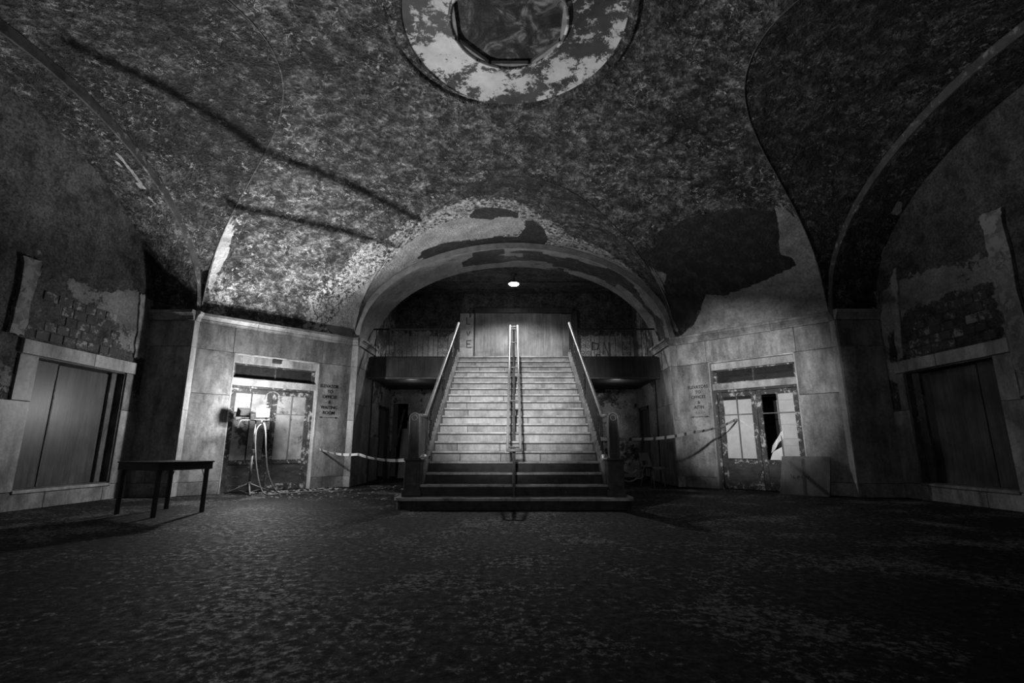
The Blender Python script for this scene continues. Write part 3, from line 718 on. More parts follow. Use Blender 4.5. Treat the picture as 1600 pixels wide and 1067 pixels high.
for sx in (-1, 1):
    Fs = Matrix(((0, -sx, 0, sx*XH), (1, 0, 0, 0), (0, 0, 1, 0), (0, 0, 0, 1)))
    ws = hgrid('wall_hall_' + ('left' if sx < 0 else 'right'), Fs, YH, YB, 0, ZC, [(14.7, 15.55, 0, 2.05)], 'peel_dark', bare_fn=lambda T, Zz: np.where((Zz > 1.2) & (Zz < 2.7), -.4, .1),
               label='peeling side wall of the stair hall %s' % ('with the doorway beside the leaning plank' if sx < 0 else 'behind the plastic chair'), kind='structure')
    fr = MB(); fr.cbox(14.6, 14.72, -.05, .03, 0, 2.13, .006); fr.cbox(15.53, 15.65, -.05, .03, 0, 2.13, .006); fr.cbox(14.6, 15.65, -.05, .03, 2.03, 2.13, .006); fr.build('door_surround', K['darkply'], ws, M=Fs)
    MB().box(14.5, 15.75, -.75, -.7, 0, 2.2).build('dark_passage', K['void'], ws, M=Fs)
    MB().box(YH-.02, YH+.02, -.02, .12, 0, ZC).build('corner_return', K['joint'], ws, M=Fs)
    # marble wainscot along the foot of the hall walls
    for t0, t1 in ((YH, 14.0), (14.0, 14.6), (15.65, 15.98)):
        slab(ws, Fs, t0, t1, 0, 1.2, .02)
Fc = Matrix(((1,0,0,0),(0,0,1,0),(0,-1,0,ZC),(0,0,0,1)))
hc = hgrid('ceiling_stair_hall', Fc, -XH, XH, YH-.05, YB, [], 'hallceil', label='stained flat ceiling of the stair hall around the lit lamp', kind='structure')
# beam on the hall ceiling
for y in (14.75, 15.5):
    MB().cbox(-XH, XH, y, y+.06, ZC-.03, ZC+.01, .005).build('ceiling_batten', K['hallceil'], hc)
    
# boarded doorway on the landing
bd = empty('door_3', label='wide doorway boarded with tall plywood sheets at the top of the stairs', kind='structure')
for x0, x1, z1 in ((-1.29, -.19, 5.32), (.0, .97, 5.32), (.97, 1.62, 5.3), (1.62, 1.93, 5.28)):
    MB().cbox(x0+.004, x1-.004, YB-.05-.012*(x0 > .9), YB-.02, ZL, z1, .002).build('plywood_sheet', K['ply'], bd)
MB().cbox(-.2, .01, YB-.035, YB-.01, ZL, 5.32, .002).build('gap_board', K['darkply'], bd)
MB().cbox(-1.33, 1.98, YB-.1, YB, 5.32, 5.5, .01).build('door_head', K['darkply'], bd)
MB().cbox(1.94, 2.12, YB-.1, YB, ZL, 5.4, .008).build('door_post', K['darkply'], bd)
MB().cbox(-1.33, -1.29, YB-.07, YB, ZL, 5.32, .004).build('door_post', K['darkply'], bd)
pw = MB().cbox(-1.8, -1.34, YB-.1, YB, ZL, 4.15, .008).build('pilaster_stone', K['marble_pale'], wb); MB().cbox(-1.8, -1.34, YB-.1, YB, 4.155, 5.3, .008).build('pilaster_stone', K['band'], wb)
FP = Matrix(((1,0,0,0),(0,-1,0,YB-.1),(0,0,1,0),(0,0,0,1)))
def stroke(parent, F, pts, r=.014, d=.003, name='graffiti', up=.55):
    return MB().tube([(t, d, z+(up if t < 0 else .12)) for t, z in pts], r, 5).build(name, K['paint'], parent, M=F)
stroke(wb, FP, [(-1.57, 4.62), (-1.57, 4.38), (-1.45, 4.38)]); stroke(wb, FP, [(-1.47, 4.62), (-1.47, 4.75), (-1.42, 4.7), (-1.47, 4.6)])
stroke(wb, FP, [(-1.56, 4.13), (-1.51, 3.98), (-1.45, 4.13)])
stroke(wb, FP, [(-1.42, 3.82), (-1.55, 3.82), (-1.55, 3.58), (-1.4, 3.58)]); stroke(wb, FP, [(-1.55, 3.7), (-1.44, 3.7)])
FB2 = Matrix(((1,0,0,0),(0,-1,0,YB),(0,0,1,0),(0,0,0,1)))
stroke(wb, FB2, [(2.6, 4.2), (2.6, 3.95), (2.78, 3.98), (2.8, 4.15), (2.6, 4.2)], .018); stroke(wb, FB2, [(2.95, 3.8), (2.98, 4.2), (3.14, 3.75), (3.16, 4.2)], .018); stroke(wb, FB2, [(2.7, 3.55), (2.72, 3.8), (2.86, 3.78)], .018); stroke(wb, FB2, [(2.7, 3.68), (2.82, 3.68)], .018)

# landing and balcony slabs
lo = MB(); lo.box(-XH, XH, 13.05, YB, 2.76, ZL); lo.box(-1.55, 1.55, 12.66, 13.05, 2.9, ZL-.04)
landing = lo.build('floor_landing', K['joint'], label='dark upper landing slab at the head of the stairs', kind='structure')
for sx in (-1, 1):
    a, b = sorted((sx*1.52, sx*(IR-.0)))
    MB().cbox(a, b, 12.95, 13.06, 2.74, 3.27, .008).build('fascia', K['darkply'], landing)
    MB().cbox(a, b, 12.92, 13.07, 2.68, 2.74, .01).build('fascia_moulding', K['gunmetal'], landing)

# ------------------------------------------------------------------ staircase
st = empty('staircase', (0, Y1, 0), 'wide marble staircase with worn treads rising to the boarded doorway', 'staircase')
rr = random.Random(11)
HWD = 1.42
for s in range(1, NS+1):
    y = Y1 + (s-1)*RUN; z0, z1 = (s-1)*RIS, s*RIS
    hw_ = 1.62 if s == 2 else HWD
    dark = s <= 4
    if s == 1:
        # bullnosed bottom step
        def outline(w, yf, r=.16, yb=Y1+.62):
            pts = [(-w, yb)] + [(-w+r-r*math.cos(a), yf+r-r*math.sin(a)) for a in np.linspace(0, math.pi/2, 7)] + [(w-r+r*math.sin(a), yf+r-r*math.cos(a)) for a in np.linspace(0, math.pi/2, 7)] + [(w, yb)]
            return list(reversed(pts))
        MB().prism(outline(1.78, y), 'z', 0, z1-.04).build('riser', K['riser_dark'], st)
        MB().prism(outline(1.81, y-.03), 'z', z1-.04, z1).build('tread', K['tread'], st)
        continue
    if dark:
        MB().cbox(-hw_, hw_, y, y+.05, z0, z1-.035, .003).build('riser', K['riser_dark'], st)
    else:
        cuts = [-hw_]
        nc = rr.choice((2, 3, 3, 4))
        cuts += sorted(-hw_+2*hw_*(i+rr.uniform(.25, .75))/nc for i in range(nc-1) ) + [hw_] if nc > 2 else [rr.uniform(-.5, .5), hw_]
        for a, b in zip(cuts[:-1], cuts[1:]):
            MB().cbox(a+.004, b-.004, y+rr.uniform(-.004, .004), y+.05, z0, z1-.042, .003).build('riser', K['riser'], st)
        MB().cbox(-hw_, hw_, y-.022, y+.02, z1-.052, z1-.032, .004).build('nosing_strip', K['nosing'], st)
    if s < NS:
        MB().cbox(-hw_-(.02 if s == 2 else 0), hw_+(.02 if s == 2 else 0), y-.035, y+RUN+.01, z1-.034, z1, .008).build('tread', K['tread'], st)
    else:
        MB().cbox(-1.5, 1.5, y-.035, 13.05, z1-.034, z1, .008).build('tread', K['tread'], st)
def nz(y): return RIS + (y-Y1)*RIS/RUN       # nosing line
for sx in (-1, 1):
    a, b = sorted((sx*(HWD+.0), sx*(HWD+.13)))
    ya, yb = Y1+.62, 12.66
    poly = [(ya, nz(ya)-.18), (ya, nz(ya)+.03), (ya+.04, nz(ya+.04)+.09), (yb, nz(yb)+.09), (yb, nz(yb)-.35)]
    MB().prism(poly, 'x', a, b).build('curb', K['marble_pale'], st)
    a, b = sorted((sx*(HWD+.02), sx*(HWD+.14)))
    MB().prism([(Y1+.55, 0), (Y1+.55, nz(Y1+.55)-.1), (12.66, nz(12.66)-.3), (12.66, 0)], 'x', a, b).build('spandrel_wall', K['darkply'], st)
    # rounded foot of the curb behind the newel
    MB().tube([(sx*1.49, Y1+.46, .34), (sx*1.49, Y1+.5, .52), (sx*1.485, Y1+.58, .66), (sx*1.48, Y1+.68, .76)], [.075, .085, .08, .06], 10).build('curb_scroll', K['marble_pale'], st, smooth=True)
# ---- side railings
def scroll_pts(cx, cz, r, turns, a0, sgn, n=22):
    return [(cx + sgn*r*(1-.72*i/n)*math.cos(a0+2*math.pi*turns*i/n), cz + r*(1-.72*i/n)*math.sin(a0+2*math.pi*turns*i/n)) for i in range(n+1)]
def scroll_panel(parent, to3, t0, t1, z0, z1, name='scroll_panel'):
    mb = MB(); w = t1-t0; c = (t0+t1)/2; n = max(2, int(round((z1-z0)/(w*.62)))); h = (z1-z0)/n; r = min(w*.23, h*.42)
    for i in range(n):
        zc = z0+(i+.5)*h
        for sg in (-1, 1):
            mb.tube([to3(t, z) for t, z in scroll_pts(c+sg*w*.25, zc, r, 1.35, math.pi/2*(1 if i % 2 else -1), sg)], .0075, 5)
    mb.tube([to3(c, z0), to3(c, z1)], .006, 5)
    return mb.build(name, K['iron'], parent)
for sx in (-1, 1):
    sd = 'left' if sx < 0 else 'right'
    x = sx*1.475
    rl = empty('stair_railing', (x, Y1+.7, .5), 'wrought iron stair railing with newel post on the %s side of the stairs' % sd, 'railing', 'stair side railings')
    ya, yb = 8.32, 12.72
    hz = .85
    MB().tube([(x, ya-.02, nz(ya)+hz-.02), (x, ya, nz(ya)+hz)] + [(x, ya+(yb-ya)*i/6, nz(ya+(yb-ya)*i/6)+hz) for i in range(1, 7)], .032, 10).build('handrail', K['rail'], rl, smooth=True)
    MB().tube([(x, ya, nz(ya)+hz-.01), (sx*1.52, 8.06, nz(ya)+hz-.01)], .028, 8).build('rail_return', K['rail'], rl, smooth=True)
    MB().box(x-.012, x+.012, 0, 1, 0, 1).v
    y = ya+.05; i = 0
    mb0 = nz(ya)+hz
    while y < yb-.05:
        if i in (2, 3, 13, 14, 24, 25):
            if i in (2, 13, 24):
                y_, = (y,)
                scroll_panel(rl, lambda t, q, y_=y_: (x, t, nz(t)+.1+q), y_, y_+.24, 0., hz-.14)
        else:
            MB().box(x-.008, x+.008, y-.008, y+.008, nz(y)+.08, nz(y)+hz-.02).build('baluster', K['iron'], rl)
        MB().cbox(x-.016, x+.016, y-.03, y+.03, nz(y)+.085, nz(y)+.16, .008).build('baluster_foot', K['marble_pale'], rl)
        y += .137; i += 1
    MB().box(x-.014, x+.014, yb-.03, yb, ZL, nz(yb)+hz-.0).build('end_post', K['iron'], rl)
    # newel
    nx, ny_ = sx*1.575, 7.98
    b = MB(); b.cbox(nx-.125, nx+.125, ny_-.13, ny_+.13, .17, .70, .012); b.cbox(nx-.15, nx+.15, ny_-.155, ny_+.155, .17, .27, .012); b.cbox(nx-.14, nx+.14, ny_-.145, ny_+.145, .70, .745, .015)
    nw = b.build('newel_base', K['newel'], rl)
    sh = [( -.078, .74)] + [(-.078*math.cos(a), 1.37+.078*math.sin(a)) for a in np.linspace(0, math.pi, 13)] + [(.078, .74)]
    sh = [(nx+u, v) for u, v in sh]
    MB().prism(sh, 'y', ny_-.085, ny_+.085).build('newel_shaft', K['newel'], rl)
    # raised edge bead round the shaft front, paler colour giving its rim highlight
    bead = [(nx-.075, ny_-.085, .76)] + [(nx-.075*math.cos(a), ny_-.085, 1.37+.075*math.sin(a)) for a in np.linspace(0, math.pi, 13)] + [(nx+.075, ny_-.085, .76)]
    MB().tube(bead, .010, 6).build('newel_bead', K['rail'], rl, smooth=True)
    MB().tube([(nx+.042*math.cos(a), ny_-.088, 1.37+.042*math.sin(a)) for a in np.linspace(0, 2*math.pi, 20, endpoint=False)], .009, 6, closed=True).build('newel_roundel', K['rail'], rl, smooth=True)
    MB().cbox(nx-.035, nx+.035, ny_-.092, ny_-.08, .84, 1.28, .004).build('newel_panel', K['newel'], rl)
    MB().cbox(nx-.08, nx+.08, ny_-.14, ny_-.125, .33, .64, .005).build('newel_panel', K['newel'], rl)
# ---- centre handrail
ch = empty('centre_handrail', (0, 7.8, .17), 'twin tube steel handrail running up the middle of the stairs', 'handrail')
def rz(y): return .87 + .618*(y-7.75)
for sx in (-1, 1):
    MB().tube([(sx*.1, 7.75, rz(7.75)), (sx*.1, 10.4, rz(10.4)), (sx*.1, 13.1, rz(13.1))], .022, 10).build('rail_tube', K['steel'], ch, smooth=True)
MB().tube([(-.118, 7.74, rz(7.74)), (.118, 7.74, rz(7.74))], .024, 10).build('end_tube', K['steel'], ch, smooth=True)
MB().tube([(-.1, 13.08, rz(13.08)-.02), (.1, 13.08, rz(13.08)-.02)], .015, 8).build('end_tube', K['steel'], ch, smooth=True)
MB().tube([(-.1, 13.0, rz(13.0)-.1), (.1, 13.0, rz(13.0)-.1)], .013, 8).build('end_tube', K['steel'], ch, smooth=True)
for y in (7.83, 9.2, 10.57, 11.94, 12.85):
    s = int((y - Y1)/RUN)+1
    zt = min(s, NS)*RIS
    MB().tube([(0, y, zt), (0, y, rz(y)-.02)], .024, 8).build('post', K['gunmetal'], ch)
    MB().tube([(-.1, y, rz(y)-.01), (.1, y, rz(y)-.01)], .013, 8).build('post_bracket', K['gunmetal'], ch)
    MB().lathe([(.0, .012), (.05, .012), (.055, 0)], 16, (0, y, zt)).build('post_flange', K['gunmetal'], ch)

# ------------------------------------------------------------------ balcony railings
for sx in (-1, 1):
    br = empty('balcony_railing', (sx*2.6, 13.0, ZL), 'black wrought iron balcony railing with scrolls %s of the stairs' % ('left' if sx < 0 else 'right'), 'railing', 'balcony railings')
    a, b = 1.5, IR-.03; yb_ = 13.0; zt, zb = 4.06, 3.30
    MB().cbox(*sorted((sx*a, sx*b)), yb_-.025, yb_+.025, zt-.03, zt+.01, .006).build('top_rail', K['iron'], br)
    MB().cbox(*sorted((sx*a, sx*b)), yb_-.02, yb_+.02, zb-.035, zb, .005).build('bottom_rail', K['iron'], br)
    pan = [(1.78, 2.08), (2.92, 3.14)] if sx > 0 else [(1.78, 2.05), (3.0, 3.36)]
    for p0, p1 in pan:
        for e in (p0, p1): MB().box(sx*e-.008, sx*e+.008, yb_-.008, yb_+.008, zb, zt-.03).build('baluster', K['iron'], br)
        scroll_panel(br, lambda t, q: (t, yb_, q), *sorted((sx*p0, sx*p1)), zb, zt-.03)
    t = a+.1
    while t < b:
        if not any(p0-.06 < t < p1+.06 for p0, p1 in pan):
            MB().box(sx*t-.007, sx*t+.007, yb_-.007, yb_+.007, zb, zt-.03).build('baluster', K['iron'], br)
        t += .142
    MB().box(sx*1.5-.016, sx*1.5+.016, yb_-.016, yb_+.016, ZL, zt+.02).build('post', K['iron'], br)

# ------------------------------------------------------------------ stair hall lamp
hl = empty('ceiling_lamp', (0, 14.07, ZC), 'lit bare ceiling lamp glowing over the stairs', 'lamp')
MB().lathe([(0, 0), (.09, 0), (.09, -.03), (.03, -.05), (.03, -.2), (.06, -.24), (.19, -.31), (.185, -.315), (.06, -.25)], 24, (0, 14.07, ZC)).build('lamp_shade', K['lamp_body'], hl, smooth=True)
MB().lathe([(.04, -.262), (.11, -.29), (.15, -.315), (.13, -.345), (.07, -.365), (0, -.37)], 24, (0, 14.07, ZC)).build('lamp_glass', K['bulb'], hl, smooth=True).visible_shadow = True

# ------------------------------------------------------------------ work light on a tripod
LX = Vector((-5.12, 10.1, 1.60)); SB = Vector((-5.27, 10.15, 0))
wl = empty('work_light', tuple(SB), 'lit work light on a pale tripod stand in front of the left double door', 'work light')
MB().tube([SB+Vector((0,0,.17)), SB+Vector((0,0,.85))], .021, 10).build('lower_pole', K['lamp_steel'], wl, smooth=True)
MB().tube([SB+Vector((0,0,.8)), SB+Vector((0,0,1.47))], .015, 10).build('upper_pole', K['lamp_steel'], wl, smooth=True)
MB().cbox(SB.x-.03, SB.x+.03, SB.y-.03, SB.y+.03, .79, .87, .006).build('pole_clamp', K['lamp_body'], wl)
MB().lathe([(.0, .24), (.035, .24), (.04, .2), (.035, .15), (0, .15)], 16, tuple(SB)).build('leg_hub', K['lamp_body'], wl, smooth=True)
for ang in (-58, 178, 52):
    d = Vector((math.cos(math.radians(ang)), math.sin(math.radians(ang)), 0))
    lg = MB().tube([SB+Vector((0,0,.2))+d*.03, SB+d*.46+Vector((0,0,.014))], .014, 8).build('leg', K['lamp_steel'], wl, smooth=True)
    MB().tube([SB+Vector((0,0,.03)), SB+d*.26+Vector((0,0,.095))], .007, 6).build('leg_brace', K['lamp_steel'], lg)
    MB().lathe([(0, -.012), (.016, -.012), (.018, .01), (0, .018)], 10, tuple(SB+d*.46+Vector((0,0,.014)))).build('rubber_foot', K['lamp_body'], lg)
wd = Vector((S2, S2, 0)); wn = Vector((S2, -S2, 0))
bz = 1.45
b0 = SB+Vector((0,0,bz))-wd*.3; b1 = SB+Vector((0,0,bz))+wd*.3
MB().tube([b0+Vector((0,0,-.2))-wd*.05, b0+Vector((0,0,-.03)), b0+wd*.05, b1-wd*.02, b1], .010, 8).build('crossbar', K['lamp_steel'], wl, smooth=True)
def lamp_head(c, nrm, lit):
    nrm = nrm.normalized(); tx = Vector((0,0,1)).cross(nrm).normalized(); ty = nrm.cross(tx)
    Fh = Matrix(((tx.x, ty.x, nrm.x, c.x), (tx.y, ty.y, nrm.y, c.y), (tx.z, ty.z, nrm.z, c.z), (0,0,0,1)))
    m = MB(); w, h = .125, .09
    m.add([(-w,-h,0),(w,-h,0),(w,h,0),(-w,h,0),(-w*.6,-h*.55,-.1),(w*.6,-h*.55,-.1),(w*.6,h*.55,-.1),(-w*.6,h*.55,-.1)], [(4,7,6,5),(0,1,5,4),(1,2,6,5),(2,3,7,6),(3,0,4,7)])
    hd = m.build('lamp_housing', K['lamp_body'], wl, M=Fh)
    MB().box(-w+.012, w-.012, -h+.012, h-.012, -.004, .004).build('lamp_front', K['lamp_glass'] if lit else K['lamp_body'], hd, M=Fh)
    rim = MB(); rim.tube([(-w,-h,0),(w,-h,0),(w,h,0),(-w,h,0)], .008, 6, closed=True); rim.build('lamp_rim', K['lamp_body'], hd, M=Fh)
    MB().tube([(-w-.012, 0, -.03), (-w-.012, -h-.05, -.03), (w+.012, -h-.05, -.03), (w+.012, 0, -.03)], .006, 6).build('lamp_yoke', K['lamp_steel'], hd, M=Fh)
    MB().tube([(0, -h-.05, -.03), (0, -h-.09, -.03)], .01, 6).build('yoke_stem', K['lamp_steel'], hd, M=Fh)
    for i in range(4): MB().box(-w*.5, w*.5, -.004+(-.04+.027*i), .002+(-.04+.027*i), -.112, -.098).build('cooling_fin', K['lamp_body'], hd, M=Fh)
    MB().tube([(-.05, h+.003, -.05), (-.05, h+.035, -.05), (.05, h+.035, -.05), (.05, h+.003, -.05)], .006, 6).build('lamp_handle', K['lamp_body'], hd, M=Fh)
    return hd
hd = lamp_head(LX, Vector((.62, -.72, .12)), True)
lamp_head(Vector((-5.53, 10.13, 1.615)), Vector((-.5, .6, .2)), False)
# wire guard bars over the lit head: they throw the two long shadows across the vault
SRC = LX + Vector((.62, -.72, .12)).normalized()*.03
for da, db in (((-.13, -.70, .70), (.585, .01, .81)), ((-.075, -.39, .92), (.51, .145, .85))):
    a, b = Vector(da), Vector(db)
    MB().tube([SRC + a*.16, SRC + b*.16], .0026, 6).build('guard_bar', K['lamp_body'], hd)
# cables
def cable(name, pts, r, mat, label, n=14):
    P = [Vector(p) for p in pts]; out = []
    for i in range(len(P)-1):
        p0, p1, p2, p3 = P[max(i-1, 0)], P[i], P[i+1], P[min(i+2, len(P)-1)]
        for k in range(n):
            t = k/n; out.append(.5*((2*p1)+(-p0+p2)*t+(2*p0-5*p1+4*p2-p3)*t*t+(-p0+3*p1-3*p2+p3)*t**3))
    out.append(P[-1]); return MB().tube(out, r, 6).build(name, K[mat], wl, smooth=True)
cable('power_cable', [(-5.14, 10.13, 1.38), (-5.2, 10.08, 1.25), (-5.17, 10.05, .9), (-5.06, 10.0, .45), (-4.92, 9.95, .12), (-4.8, 9.95, .016), (-4.62, 10.05, .014)], .012, 'cable', '')
cable('power_cable', [(-5.1, 10.15, 1.4), (-5.02, 10.1, 1.2), (-4.95, 10.06, .8), (-4.86, 10.05, .4), (-4.7, 10.1, .08), (-4.55, 10.2, .016), (-4.3, 10.5, .014), (-3.9, 10.9, .014)], .014, 'cable', '')
# light of this lamp: beam out of the front glass, and the spill off its reflector onto the wall
bm_l = spot('work_light_beam', tuple(SRC), tuple(SRC + Vector((.40, -.50, .86))), 1550, 116, .5, .002); bm_l.parent = wl; bm_l.matrix_parent_inverse = wl.matrix_world.inverted()
sp_l = point('work_light_spill', tuple(LX + Vector((.12, -.14, .13))), 165, .06); sp_l.parent = wl; sp_l.matrix_parent_inverse = wl.matrix_world.inverted()

# ------------------------------------------------------------------ folding table
N0 = Vector((-4.74, 6.75, 0)); ta = Vector((-.911, .412, 0)); tb = Vector((.412, .911, 0)); LA, LB, HT = .92, .76, .715
ft = empty('folding_table', tuple(N0), 'small dark wooden folding table standing before the left pilaster', 'table')
Ft = Matrix(((ta.x, tb.x, 0, N0.x), (ta.y, tb.y, 0, N0.y), (0, 0, 1, 0), (0, 0, 0, 1)))
MB().cbox(-.015, LA+.015, -.015, LB+.015, HT-.018, HT, .005).build('table_top', K['table'], ft, M=Ft)
for a0, a1, b0_, b1_ in ((0, LA, 0, .022), (0, LA, LB-.022, LB), (0, .022, .022, LB-.022), (LA-.022, LA, .022, LB-.022)):
    MB().cbox(a0, a1, b0_, b1_, HT-.115, HT-.018, .003).build('apron', K['table'], ft, M=Ft)
for a in (.05, LA-.05):
    for b in (.05, LB-.05):
        l = MB(); l.cbox(a-.024, a+.024, b-.024, b+.024, 0, HT-.02, .004); lg = l.build('leg', K['table'], ft, M=Ft)
        s_ = 1 if a < .5 else -1
        MB().tube([(a+s_*.02, b, HT-.26), (a+s_*.1, b, HT-.13), (a+s_*.125, b, HT-.1)], .006, 6).build('leg_brace', K['gunmetal'], lg, M=Ft)

# ------------------------------------------------------------------ stone slab leaning by the right door
sl = empty('leaning_slab', (0, 0, 0), 'grey scuffed stone slab leaning against the right double door', 'slab')
vsl = [(.33, .30, 0), (1.20, .30, 0), (1.20, .34, .0), (.33, .34, .0), (.30, .035, .73), (1.17, .035, .73), (1.17, .075, .735), (.30, .075, .735)]
MB().add(vsl, [(0,3,2,1),(4,5,6,7),(0,1,5,4),(1,2,6,5),(2,3,7,6),(3,0,4,7)]).build('slab_face', K['stone'], sl, M=FR)
def on_slab(t, f): return (t, .338-.265*f/1.0+.003, .73*f)
for pts in ([(1.0, .52), (.97, .44)], [(.95, .5), (.95, .42), (.91, .42)], [(.88, .42), (.86, .5), (.83, .47), (.86, .45)], [(.80, .5), (.80, .42)], [(.74, .49), (.70, .43)], [(.66, .5), (.69, .46), (.65, .43)]):
    MB().tube([on_slab(t, f) for t, f in pts], .006, 5).build('scrawl', K['paint'], sl, M=FR)
MB().add([(.72, .31, .005), (.77, .31, .005), (.81, .052, .72), (.75, .052, .72), (.72, .345, .008), (.77, .345, .008), (.81, .0745, .735), (.75, .0745, .735)], [(4,5,6,7),(0,1,5,4),(1,2,6,5),(2,3,7,6),(3,0,4,7)]).build('dark_stripe', K['darkply'], sl, M=FR)

# ------------------------------------------------------------------ chair, panel and plank in the stair hall
cc = Vector((3.36, 12.35, 0)); fd = Vector((.55, -.835, 0)).normalized(); rd = Vector((fd.y, -fd.x, 0))
pc = empty('plastic_chair', tuple(cc), 'grey plastic shell chair with an open back beside the right pier', 'chair')
Fch = Matrix(((rd.x, fd.x, 0, cc.x), (rd.y, fd.y, 0, cc.y), (0, 0, 1, 0), (0, 0, 0, 1)))
rows = []
for i, (y, z) in enumerate(((.23, .40), (.21, .43), (.1, .425), (-.05, .415), (-.16, .42), (-.20, .45))):
    rows.append([(x*(.2+.01*(i < 5)), y - .02*abs(x)**3, z + .025*abs(x)**3) for x in np.linspace(-1, 1, 9)])
m = MB(); m.strip(rows); m.strip([[(p[0], p[1], p[2]-.008) for p in r] for r in rows]); m.build('seat', K['plastic'], pc, M=Fch, smooth=True)
bk = MB()
def back_pt(u, v): # u -1..1 across, v 0..1 up
    w = .205-.045*v; return (u*w, -.20-.09*v+.03*abs(u)**2, .45+.33*v)
uu, vv = np.linspace(-1, 1, 9), np.linspace(0, 1, 8)
for off in (0, -.008):
    for i in range(8-1):
        for j in range(8):
            if 2 <= j <= 5 and i in (1, 2): continue
            q = [back_pt(uu[j], vv[i]), back_pt(uu[j+1], vv[i]), back_pt(uu[j+1], vv[i+1]), back_pt(uu[j], vv[i+1])]
            bk.add([(p[0], p[1]+off, p[2]) for p in q], [(0, 1, 2, 3)])
bk.build('backrest', K['plastic'], pc, M=Fch)
for x in (-1, 1):
    for y, yy in ((.15, .2), (-.14, -.22)):
        MB().tube([(x*.15, y, .415), (x*.19, yy, 0)], .011, 8).build('leg', K['steel'], pc, M=Fch, smooth=True)
lp = empty('leaning_board', (-3.25, 15.5, 0), 'pale board leaning on the back wall behind the left newel', 'board')
MB().add([(-3.55, 15.55, 0), (-2.75, 15.55, 0), (-2.75, 15.94, 1.5), (-3.55, 15.94, 1.5), (-3.55, 15.58, 0), (-2.75, 15.58, 0), (-2.75, 15.975, 1.5), (-3.55, 15.975, 1.5)], [(0,1,2,3),(7,6,5,4),(0,4,5,1),(1,5,6,2),(2,6,7,3),(3,7,4,0)]).build('board_face', K['panel_white'], lp)
MB().add([(-3.56, 15.535, 0), (-3.50, 15.535, 0), (-3.50, 15.925, 1.5), (-3.56, 15.925, 1.5), (-3.56, 15.55, 0), (-3.50, 15.55, 0), (-3.50, 15.94, 1.5), (-3.56, 15.94, 1.5)], [(0,1,2,3),(7,6,5,4),(0,4,5,1),(1,5,6,2),(2,6,7,3),(3,7,4,0)]).build('edge_batten', K['marble_pale'], lp)
pk = MB(); pk.add([(-3.82, 15.3, 0), (-3.76, 15.3, 0), (-3.5, 15.95, 2.1), (-3.56, 15.95, 2.1), (-3.82, 15.33, 0), (-3.76, 15.33, 0), (-3.5, 15.98, 2.1), (-3.56, 15.98, 2.1)], [(0,1,2,3),(7,6,5,4),(0,4,5,1),(1,5,6,2),(2,6,7,3),(3,7,4,0)])
pk.build('leaning_plank', K['frame'], label='tall thin plank leaning beside the doorway of the stair hall', cat='plank')

# ------------------------------------------------------------------ hazard tapes
def tape(name, P, w, label, tw=0., sag=.0, n=36, group=None, mat='tape'):
    P = [Vector(p) for p in P]; L = [0]
    for a, b in zip(P[:-1], P[1:]): L.append(L[-1]+(b-a).length)
    rows = []; tot = L[-1]; th = .002
    for i in range(n+1):
        s = tot*i/n; k = max(j for j in range(len(L)-1) if L[j] <= s+1e-9); t = (s-L[k])/(L[k+1]-L[k]); p = P[k].lerp(P[k+1], t)
        p = p + Vector((0, 0, -4*sag*t*(1-t))); d = (P[k+1]-P[k]).normalized(); sd = Vector((0, 0, 1)); nn = d.cross(sd).normalized()
        a = tw*math.sin(s*2.3)+.25; wv_ = (sd*math.cos(a)+nn*math.sin(a))*w/2; nv = wv_.cross(d).normalized()*th
        rows.append([p-wv_-nv, p+wv_-nv, p+wv_+nv, p-wv_+nv])
    base = P[0]; o = MB(); o.strip(rows, closed=True)
    m = o.build(name, K[mat], label=label, cat='tape', group=group); return m
tape('hazard_tape', [(-4.475, 11.585, .87), (-3.0, 9.75, .78), (-1.66, 7.9, .72)], .05, 'sagging hazard tape from the left marble wall to the left newel post', .5, .05)
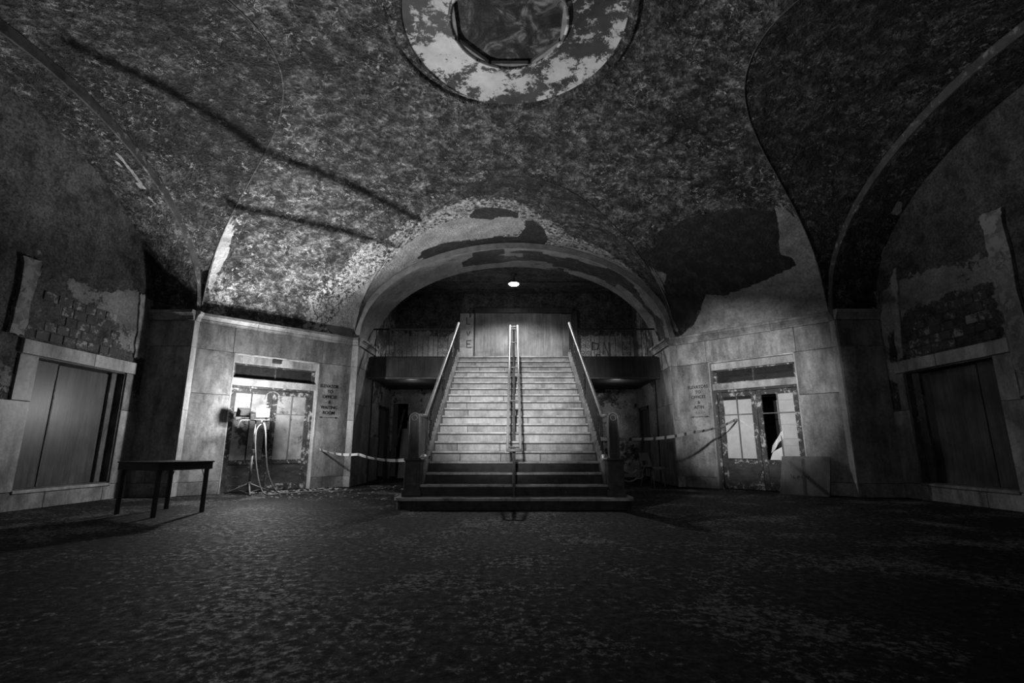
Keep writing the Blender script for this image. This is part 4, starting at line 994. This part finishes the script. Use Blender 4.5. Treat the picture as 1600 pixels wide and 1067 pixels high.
tape('hazard_tape', [(-1.5, 8.1, .735), (-1.38, 8.3, .75)], .05, 'short end of tape wrapped behind the left newel post', .1)
tape('hazard_tape', [(1.66, 8.0, 1.04), (3.5, 9.8, 1.2), (5.02, 11.24, 1.53)], .055, 'hazard tape stretched from the right newel post to the papered door', .4, .05)
tape('hazard_tape', [(1.41, 8.14, 1.04), (1.51, 8.05, 1.04)], .055, 'short loop of tape between right railing and newel post', .1)
tape('hazard_tape', [(1.71, 8.1, .55), (2.5, 10.4, .46), (3.16, 12.2, .48)], .03, 'upper slack tape from the right newel down to the plastic chair', .3, .06, mat='panel_white')
tape('hazard_tape', [(1.71, 8.1, .42), (2.5, 10.4, .3), (3.16, 12.25, .3)], .025, 'lower slack tape from the right newel down to the plastic chair', .3, .05, mat='panel_white')

# ------------------------------------------------------------------ fallen plaster
def lump(c, r, seed):
    rr_ = random.Random(seed); mb = MB(); n = 7; rows = []
    for z, k in ((0, 1.), (.35, .9), (.6, .35)):
        rows.append([(c[0]+r*k*rr_.uniform(.7, 1.2)*math.cos(2*math.pi*i/n), c[1]+r*k*rr_.uniform(.7, 1.2)*math.sin(2*math.pi*i/n), z*r*.8) for i in range(n)])
    mb.strip(rows, closed=True); mb.add(rows[-1], [tuple(range(n))]); return mb
for i, (x, y, r, lab) in enumerate(((-1.93, 8.0, .07, 'pale lump of fallen plaster beside the left newel base'), (-1.98, 7.72, .035, 'tiny plaster lump in front of the bottom step corner'), (-2.3, 9.1, .06, 'flat plaster fragment on the floor left of the stairs'))):
    lump((x, y), r, i).build('plaster_lump', K['chip'], label=lab, cat='rubble')
db = MB(); rr = random.Random(5)
for i in range(260):
    if i < 150: t = rr.uniform(1.2, 3.1); d = rr.expovariate(3.5)+.1; p = FL @ Vector((t, d, 0))
    else: p = Vector((rr.uniform(-4.6, -2.0), rr.uniform(9.2, 12.5), 0))
    l = lump((p.x, p.y), rr.uniform(.008, .035), i); db.add(l.v, l.f)
db.build('plaster_debris', K['chip'], label='scattered plaster crumbs along the foot of the left wall', cat='rubble', kind='stuff')
